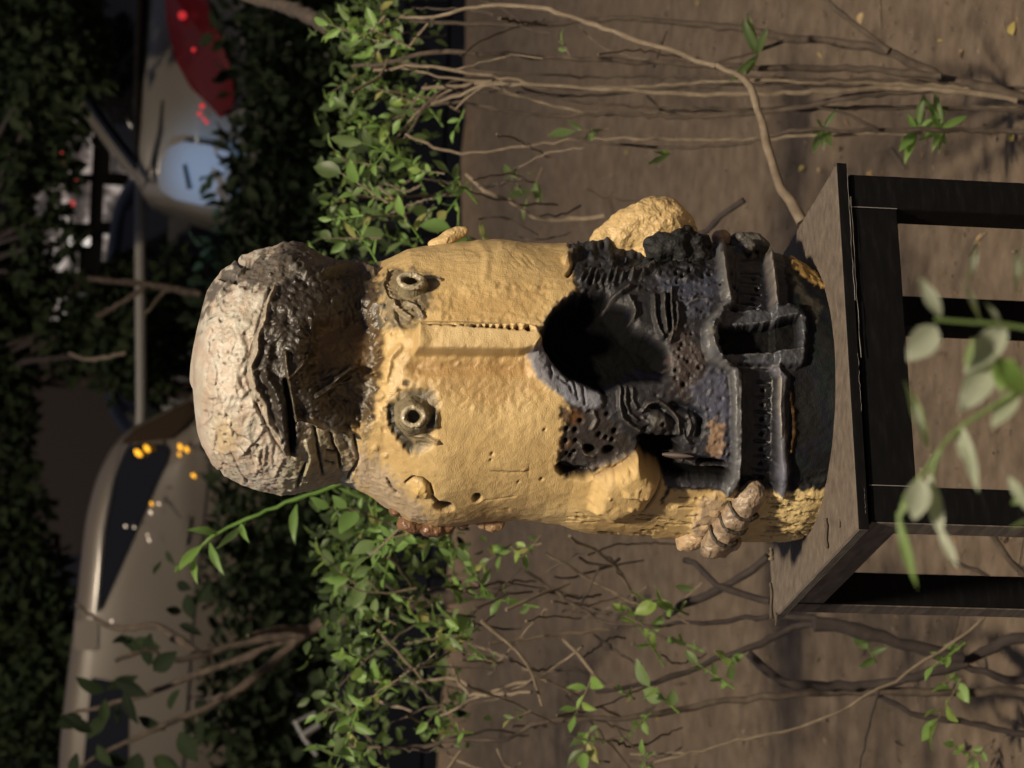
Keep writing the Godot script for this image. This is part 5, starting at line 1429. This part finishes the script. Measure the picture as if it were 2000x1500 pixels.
	for i in 70: dab(rng.randf_range(1500, 1620), rng.randf_range(968, 1055), 2.6, 2.6, -0.0022, Color(0.06, 0.045, 0.018, 0.4), 0.7, 1.0)
	dab(1515, 1035, 22, 16, 0.0, Color(0.14, 0.105, 0.075, 0.5), 0.6, 1.0, 0, 0.4)
	# pink clay apron above the roll, pale lower left rim
	field([[1372, 975], [1400, 965], [1425, 985], [1420, 1100], [1340, 1100], [1360, 1010]], 14, 0.004, Color(0.44, 0.33, 0.22, 0.5), 0.9, 5)
	# black underside of the shoulder knob
	field([[1250, 440], [1252, 520], [1290, 545], [1345, 545], [1380, 440]], 12, 0.004, Color(0.012, 0.012, 0.013, 0.9), 0.9, 6)

# soft lump joined from balls: [centre, radius], noisy skin
func lump(balls: Array, seed_: int, amp: float, step: float, k := 0.012) -> ArrayMesh:
	var lo := Vector3(1e9, 1e9, 1e9); var hi := -lo
	for b in balls:
		var r: float = b[1] + amp * 2.0 + step * 2.0
		lo = lo.min(b[0] - Vector3.ONE * r); hi = hi.max(b[0] + Vector3.ONE * r)
	var nx := int((hi.x - lo.x) / step) + 2; var ny := int((hi.y - lo.y) / step) + 2; var nz := int((hi.z - lo.z) / step) + 2
	var g := FastNoiseLite.new(); g.seed = seed_; g.frequency = 38.0; g.fractal_octaves = 4
	var d := PackedFloat32Array(); d.resize(nx * ny * nz)
	for z in nz:
		for y in ny:
			for x in nx:
				var p := lo + Vector3(x, y, z) * step
				var v := 1e9
				for b in balls:
					var e: float = p.distance_to(b[0]) - b[1]
					if v > 1e8: v = e
					else:
						var h := clampf(0.5 + 0.5 * (v - e) / k, 0.0, 1.0)
						v = lerpf(v, e, h) - k * h * (1.0 - h)
				d[(z * ny + y) * nx + x] = v + g.get_noise_3dv(p) * amp
	var id := {}
	var pv := PackedVector3Array()
	var off := [Vector3i(0, 0, 0), Vector3i(1, 0, 0), Vector3i(0, 1, 0), Vector3i(1, 1, 0), Vector3i(0, 0, 1), Vector3i(1, 0, 1), Vector3i(0, 1, 1), Vector3i(1, 1, 1)]
	var edges := [[0, 1], [2, 3], [4, 5], [6, 7], [0, 2], [1, 3], [4, 6], [5, 7], [0, 4], [1, 5], [2, 6], [3, 7]]
	for z in nz - 1:
		for y in ny - 1:
			for x in nx - 1:
				var s := 0
				var vals := PackedFloat32Array()
				for o in off:
					var v := d[((z + o.z) * ny + y + o.y) * nx + x + o.x]
					vals.append(v)
					if v < 0.0: s += 1
				if s == 0 or s == 8: continue
				var acc := Vector3.ZERO; var c := 0
				for e in edges:
					var a := vals[e[0]]; var b := vals[e[1]]
					if (a < 0.0) == (b < 0.0): continue
					acc += Vector3(off[e[0]]).lerp(Vector3(off[e[1]]), a / (a - b)); c += 1
				id[(z * ny + y) * nx + x] = pv.size()
				pv.append(lo + (Vector3(x, y, z) + acc / c) * step)
	var st := newst()
	st.set_smooth_group(0)
	for z in range(1, nz - 1):
		for y in range(1, ny - 1):
			for x in range(1, nx - 1):
				var i := (z * ny + y) * nx + x
				var a := d[i] < 0.0
				for ax in 3:
					var nb: int = i + [1, nx, nx * ny][ax]
					if a == (d[nb] < 0.0): continue
					var s1: int = [nx, nx * ny, 1][ax]; var s2: int = [nx * ny, 1, nx][ax]
					var q := [i, i - s1, i - s1 - s2, i - s2]
					if not (id.has(q[0]) and id.has(q[1]) and id.has(q[2]) and id.has(q[3])): continue
					if a: q.reverse()
					quad(st, pv[id[q[0]]], pv[id[q[1]]], pv[id[q[2]]], pv[id[q[3]]])
	return done(st)

func spot(v: float, u: float, z: float) -> Vector3:      # elevation marks to the sculpture's own axes
	var y := (1568.0 + 417.0 * z - v) / (1611.0 + 600.0 * z)
	return Vector3((783.0 - 57.0 * y - u) / (1620.0 * (1.0 + 0.4 * z)), y, z)

func ring_tube(c: Vector3, nrm: Vector3, R: float, r0: float, r1: float, squash: float, len_: float) -> ArrayMesh:   # a short clay tube with a rolled lip and a bore
	var st := newst()
	var z := nrm.normalized(); var x := Vector3(0, 1, 0).cross(z).normalized(); var y := z.cross(x)
	var rings: Array[PackedVector3Array] = []
	var prof := [[R * 1.35, -len_], [R * 1.12, -len_ * 0.45], [R, -r0 * 0.3], [R - r0 * 0.15, r0 * 0.6], [R - r0 * 0.6, r0], [r1 + r0 * 0.25, r0 * 0.8], [r1, 0.0], [r1 * 0.92, -len_ * 0.5], [r1 * 0.85, -len_ * 1.2], [r1 * 0.2, -len_ * 1.25]]
	for p in prof:
		var ring := PackedVector3Array()
		for k in 28:
			var a := TAU * k / 28.0
			var w: float = 1.0 + 0.05 * sin(a * 3.0 + p[1] * 90.0) + 0.03 * sin(a * 7.0)
			ring.append(c + (x * cos(a) * squash + y * sin(a)) * p[0] * w + z * p[1])
		rings.append(ring)
	rings.reverse()
	add_loft(st, rings, true, true)
	return done(st)

func clay(r: float, g: float, b: float, rough: float, var_ := 0.35) -> StandardMaterial3D:
	var m := StandardMaterial3D.new()
	m.albedo_texture = noise_tex(0.03, int(r * 1000.0) + 3, [[0.0, r * (1 - var_), g * (1 - var_), b * (1 - var_)], [0.5, r, g, b], [1.0, r * (1 + var_ * 0.6), g * (1 + var_ * 0.6), b * (1 + var_ * 0.6)]], 256, 5)
	m.uv1_triplanar = true; m.uv1_scale = Vector3(9, 9, 9)
	m.roughness = rough
	m.heightmap_enabled = true; m.heightmap_texture = noise_tex(0.05, 45, [], 256, 5); m.heightmap_scale = 0.25
	return m

func attachments(o: Node3D) -> void:
	var yel := clay(0.525, 0.374, 0.176, 0.5, 0.25)
	var olive := clay(0.19, 0.16, 0.10, 0.22, 0.5)
	var bone := clay(0.42, 0.36, 0.25, 0.25, 0.4)
	var dark := mat(0.008, 0.008, 0.007, 0.4)
	# eyes: thrown tubes with a bore, and their pale lips
	var e := put("eye", ring_tube(spot(803, 813, 0.150), Vector3(-0.10, 0.10, 1), 0.0175, 0.006, 0.0068, 1.0, 0.013), olive, o)
	var st := newst()
	var c := spot(803, 812, 0.156)
	var loop := PackedVector3Array()
	for k in 29:
		var a := TAU * k / 28.0
		loop.append(c + Vector3(cos(a) * 0.0102, sin(a) * 0.0118, 0.001 * sin(a * 2.0)))
	add_tube(st, loop, 0.0031, 0.0031, 8, 0.12, false)
	put("lip", done(st), bone, e)
	e = put("eye", ring_tube(spot(790, 551, 0.112), Vector3(0.62, 0.22, 0.8), 0.0155, 0.005, 0.0085, 0.75, 0.016), olive, o)
	st = newst()
	loop = PackedVector3Array()
	c = spot(788, 550, 0.117)
	var z := Vector3(0.62, 0.22, 0.8).normalized(); var x := Vector3(0, 1, 0).cross(z).normalized(); var y := z.cross(x)
	for k in 29:
		var a := TAU * k / 28.0
		loop.append(c + x * cos(a) * 0.0095 + y * sin(a) * 0.0130 + z * 0.0035 * sin(a))
	add_tube(st, loop, 0.0034, 0.0034, 8, 0.12, false)
	put("lip", done(st), bone, e)
	# shoulder knob at the right
	put("shoulder_knob", lump([[spot(1160, 478, 0.03), 0.019], [spot(1188, 464, 0.03), 0.023], [spot(1215, 446, 0.03), 0.0265], [spot(1250, 430, 0.03), 0.0285], [spot(1284, 430, 0.03), 0.0270], [spot(1308, 452, 0.02), 0.0235], [spot(1265, 468, 0.03), 0.032]], 3, 0.0055, 0.0030), yel, o)
	put("knob_underside", lump([[spot(1288, 482, 0.056), 0.021], [spot(1312, 478, 0.046), 0.023], [spot(1264, 482, 0.066), 0.011], [spot(1335, 496, 0.055), 0.020], [spot(1345, 482, 0.026), 0.016]], 4, 0.012, 0.0026), clay(0.006, 0.006, 0.0065, 0.75), o)
	put("small_nub", lump([[spot(1388, 462, 0.0), 0.0085], [spot(1396, 464, 0.0), 0.008]], 8, 0.003, 0.002), clay(0.30, 0.20, 0.13, 0.6), o)
	put("grey_lug", lump([[spot(1430, 470, 0.0), 0.012], [spot(1452, 466, 0.0), 0.013], [spot(1470, 478, 0.0), 0.011], [spot(1440, 482, 0.02), 0.013]], 6, 0.009, 0.0024, 0.006), clay(0.075, 0.068, 0.060, 0.6), o)
	put("ear_nub", lump([[spot(835, 482, 0.0), 0.010], [spot(852, 470, 0.0), 0.0095], [spot(868, 460, 0.0), 0.0078], [spot(880, 457, 0.0), 0.006], [spot(892, 453, 0.0), 0.0034]], 5, 0.003, 0.0019, 0.008), yel, o)
	# left side: shell rim, nub and the rolled clay bracket
	var shell := clay(0.16, 0.085, 0.045, 0.35, 0.6)
	put("shell_rim", lump([[spot(775, 1000, 0.02), 0.0080], [spot(792, 1018, 0.01), 0.0095], [spot(812, 1027, 0.01), 0.0100], [spot(835, 1031, 0.01), 0.0100], [spot(858, 1031, 0.01), 0.0095], [spot(880, 1027, 0.01), 0.0085], [spot(905, 1021, 0.01), 0.0072]], 9, 0.0055, 0.0021, 0.006), shell, o)
	put("side_nub", lump([[spot(944, 1022, 0.01), 0.0082], [spot(962, 1026, 0.01), 0.0078], [spot(976, 1020, 0.01), 0.0068]], 10, 0.004, 0.0019, 0.006), clay(0.36, 0.235, 0.13, 0.4), o)
	var roll := clay(0.25, 0.185, 0.125, 0.45, 0.7)
	var a0 := spot(1475, 962, 0.112); var a1 := spot(1398, 1068, 0.062)
	var br := put("rolled_bracket", lump([[a0, 0.0145], [a0.lerp(a1, 0.2), 0.0178], [a0.lerp(a1, 0.4), 0.0188], [a0.lerp(a1, 0.6), 0.0186], [a0.lerp(a1, 0.8), 0.0178], [a1, 0.0155]], 11, 0.0034, 0.0019, 0.008), roll, o)
	for t in [0.28, 0.52, 0.76]:
		var m := a0.lerp(a1, t)
		var ax := (a1 - a0).normalized()
		st = newst()
		loop = PackedVector3Array()
		var s1 := ax.cross(Vector3(0, 0, 1)).normalized(); var s2 := ax.cross(s1)
		for k in 15:
			var an := lerpf(-1.4, 1.5, k / 14.0)
			loop.append(m + (s2 * -cos(an) + s1 * sin(an)) * 0.0188 + ax * 0.003 * cos(an * 2.0))
		add_tube(st, loop, 0.0034, 0.0020, 6, 0.35)
		put("groove", done(st), clay(0.05, 0.038, 0.026, 0.6), br)
	put("end_lump", lump([[spot(1402, 1066, 0.06), 0.0145], [spot(1432, 1064, 0.06), 0.0125], [spot(1418, 1074, 0.055), 0.011]], 13, 0.006, 0.0021, 0.006), clay(0.28, 0.21, 0.145, 0.45, 0.6), o)
	put("apron", lump([[spot(1342, 1058, 0.02), 0.0120], [spot(1352, 1060, 0.03), 0.0110], [spot(1366, 1046, 0.04), 0.0125], [spot(1384, 1022, 0.068), 0.0110], [spot(1398, 995, 0.088), 0.0100]], 14, 0.003, 0.0020, 0.012), clay(0.40, 0.28, 0.165, 0.5, 0.35), o)
	# thin brown clay tongue in the hollow
	st = newst()
	var t0 := spot(1290, 886, 0.132); var t1 := spot(1352, 890, 0.150)
	var rings: Array[PackedVector3Array] = []
	for i in 9:
		var t := i / 8.0
		var p := t0.lerp(t1, t)
		var w := 0.0042 * sin(PI * clampf(t * 0.85 + 0.12, 0.0, 1.0))
		var ring := PackedVector3Array()
		for k in 10:
			var an := TAU * k / 10.0
			ring.append(p + Vector3(cos(an) * w, 0, sin(an) * w * 0.6))
		rings.append(ring)
	add_loft(st, rings)
	put("clay_tongue", done(st), mat(0.030, 0.017, 0.011, 0.6), o)
# ---------------------------------------------------------------- blurred sprig near the lens
func foreground_sprig() -> void:
	var z := 1.16
	var root := P(2120, 690, z)
	var o := thing("foreground_sprig", "blurred pale leaved sprig close to the lens in front of the stand legs", "plant", root)
	for s in [[[2140, 690], [2040, 650], [1960, 634], [1870, 628], [1826, 624]], [[2160, 700], [2060, 735], [1980, 770], [1930, 800], [1880, 832], [1842, 868], [1820, 905], [1800, 930]], [[1836, 880], [1822, 915], [1822, 950]]]:
		var pts := smooth_path(pts3(s, z, z), 0.01)
		var st := newst()
		add_tube(st, local(pts, root), 0.0017, 0.0010, 7, 0.05)
		put("stem", done(st), M.paleleaf[2], o)
	# base v,u ; tip v,u ; width in photo pixels ; tone ; turn
	for q in [[1838, 618, 1800, 546, 30, 0, 0.0], [1828, 636, 1778, 700, 62, 0, 0.1], [1915, 628, 1886, 545, 15, 1, 0.9], [1888, 555, 1914, 472, 16, 0, 0.6], [1985, 575, 1990, 480, 15, 1, 0.5], [1998, 545, 2015, 455, 16, 0, 0.5], [1965, 636, 1890, 722, 60, 0, 0.15], [1958, 640, 1930, 590, 12, 0, 0.6], [1945, 690, 1880, 800, 66, 0, 0.0], [1900, 660, 1885, 720, 14, 2, 0.7], [1815, 880, 1776, 748, 24, 2, 0.4], [1806, 868, 1784, 770, 18, 0, 0.5], [1797, 935, 1788, 1012, 54, 0, 0.0], [1800, 925, 1752, 1010, 22, 2, 0.8], [1753, 1000, 1784, 1146, 22, 3, 0.7], [1814, 925, 1838, 1050, 32, 0, 0.4], [1834, 1030, 1868, 1106, 22, 0, 0.5], [1880, 832, 1908, 958, 26, 1, 0.4], [1870, 838, 1884, 900, 20, 0, 0.3], [1975, 700, 1955, 760, 60, 3, 0.6], [1990, 760, 1940, 830, 40, 1, 0.4], [2000, 770, 1950, 700, 50, 3, 0.2], [1970, 930, 2020, 1010, 26, 1, 0.5], [1975, 985, 2010, 960, 18, 2, 0.3], [2020, 1010, 1975, 1030, 8, 2, 0.4]]:
		var zz := z + rnd(-0.02, 0.02)
		var a := P(q[0], q[1], zz); var b := P(q[2], q[3], zz - 0.006)
		var l := (b - a).length()
		var wpx: float = q[4] * zz / FOCAL
		var mesh := leaf_mesh(clampf(wpx / l * 0.92, 0.11, 0.75), 0.85, 0.25, 0.25)
		add_leaf(o, a, b - a, Vector3(0, 0.15, 1), l * 1.06, mesh, M.paleleaf[q[5]], q[6] * 0.7)

# ---------------------------------------------------------------- fallen leaves and twigs on the soil
func on_soil(px: float, py: float) -> Vector3:
	var z := 4.2
	var at := Vector3.ZERO
	for i in 40:
		at = P(px, py, z)
		var err := at.y - ground_y(at.x, z)
		z += err * 2.2
		z = clampf(z, 3.0, 11.2)
	return P(px, py, z)

func litter() -> void:
	var curl := leaf_mesh(0.62, 0.85, 0.9, 0.5)
	var thin := leaf_mesh(0.28, 0.9, 1.0, 0.7)
	var yellow := [mat(0.30, 0.24, 0.07, 0.7), mat(0.26, 0.17, 0.07, 0.7), mat(0.34, 0.25, 0.13, 0.7), mat(0.20, 0.12, 0.055, 0.8)]
	var lone := [[1983, 69, 0.020, 0, "round yellow fallen leaf lying on the soil in the far upper right corner"], [1986, 276, 0.022, 0, "torn yellow fallen leaf on the soil below the round yellow one"], [1690, 24, 0.026, 2, "long pale fallen leaf on the soil among the right stems"], [1608, 331, 0.016, 2, "small curled fallen leaf right of the stand's far corner"], [1708, 333, 0.018, 1, "orange fallen leaf touching the right front leg of the stand in view"], [1922, 456, 0.020, 1, "orange brown fallen leaf seen between the stand legs"], [1839, 652, 0.020, 1, "orange fallen leaf beside the pale sprig between the legs"], [1228, 301, 0.016, 0, "yellow fallen leaf under the drooping right sprout"]]
	for q in lone:
		var at := on_soil(q[0], q[1])
		var st := put("fallen_leaf", curl, yellow[q[3]], self)
		st.transform = Transform3D(leaf_basis(Vector3(rnd(-1, 1), 0.15, rnd(-0.4, 0.4)), Vector3(rnd(-0.2, 0.2), 0.8, 0.7), q[2] * 1.5), at + Vector3(0, 0.006, 0))
		tag(st, q[4], "leaf")
	for i in 70:
		var at := on_soil(rnd(1180, 2050), rnd(-20, 1520))
		var st := put("fallen_leaf", curl if i % 3 == 0 else thin, yellow[rng.randi() % 4], self)
		st.transform = Transform3D(leaf_basis(Vector3(rnd(-1, 1), 0.1, rnd(-0.6, 0.6)), Vector3(rnd(-0.4, 0.4), 1, rnd(0, 0.6)), rnd(0.012, 0.030)), at + Vector3(0, 0.005, 0))
		tag(st, "small dry brown leaf scrap lying on the bare soil", "leaf", "dry leaf scraps on the soil")
	for i in 26:
		var at := on_soil(rnd(1150, 2050), rnd(-20, 1520))
		var d := Vector3(rnd(-1, 1), rnd(-0.02, 0.05), rnd(-1, 1)).normalized()
		var l := rnd(0.06, 0.22)
		var st := newst()
		add_tube(st, smooth_path(PackedVector3Array([-d * l * 0.5, Vector3(0, 0.006, 0.01), d * l * 0.5]), 0.02), 0.0025, 0.0015, 5, 0.15)
		tag(put("fallen_twig", done(st), M.twig if i % 2 else M.bark, self, at + Vector3(0, 0.006, 0)), "thin dry twig lying on the bare soil", "twig", "dry twigs on the soil")
	# countless crumbs of soil and leaf
	var mm := MultiMesh.new()
	mm.transform_format = MultiMesh.TRANSFORM_3D
	mm.mesh = thin
	mm.instance_count = 4200
	for i in 4200:
		var at := Vector3(rnd(-1.6, 1.6), 0, -rnd(3.4, 9.5))
		at.y = ground_y(at.x, -at.z) + 0.010
		mm.set_instance_transform(i, Transform3D(leaf_basis(Vector3(rnd(-1, 1), 0.1, rnd(-1, 1)), Vector3(rnd(-0.4, 0.4), 1, 0.2), rnd(0.006, 0.022)), at))
	var o := MultiMeshInstance3D.new()
	o.name = "leaf_litter"
	o.multimesh = mm
	o.material_override = mat(0.13, 0.092, 0.058, 0.9)
	add_child(o)
	var pm := MultiMesh.new()
	pm.transform_format = MultiMesh.TRANSFORM_3D
	var ps := SphereMesh.new(); ps.radius = 1.0; ps.height = 1.3; ps.radial_segments = 7; ps.rings = 4
	pm.mesh = ps
	pm.instance_count = 1500
	for i in 1500:
		var at := Vector3(rnd(-1.5, 1.5), 0, -rnd(3.4, 9.0))
		at.y = ground_y(at.x, -at.z) + 0.004
		var k := 0.002 + 0.007 * pow(rng.randf(), 3.0)
		pm.set_instance_transform(i, Transform3D(Basis(rdir(), rnd(0, 6)).scaled_local(Vector3(k, k * 0.7, k)), at))
	var po := MultiMeshInstance3D.new()
	po.name = "pebbles"
	po.multimesh = pm
	po.material_override = mat(0.17, 0.14, 0.11, 0.9)
	add_child(po)
	tag(po, "small stones and clods strewn over the bare soil", "pebbles", "", "stuff")
	tag(o, "brown crumbs of leaf litter scattered over the bare soil", "leaf litter", "", "stuff")
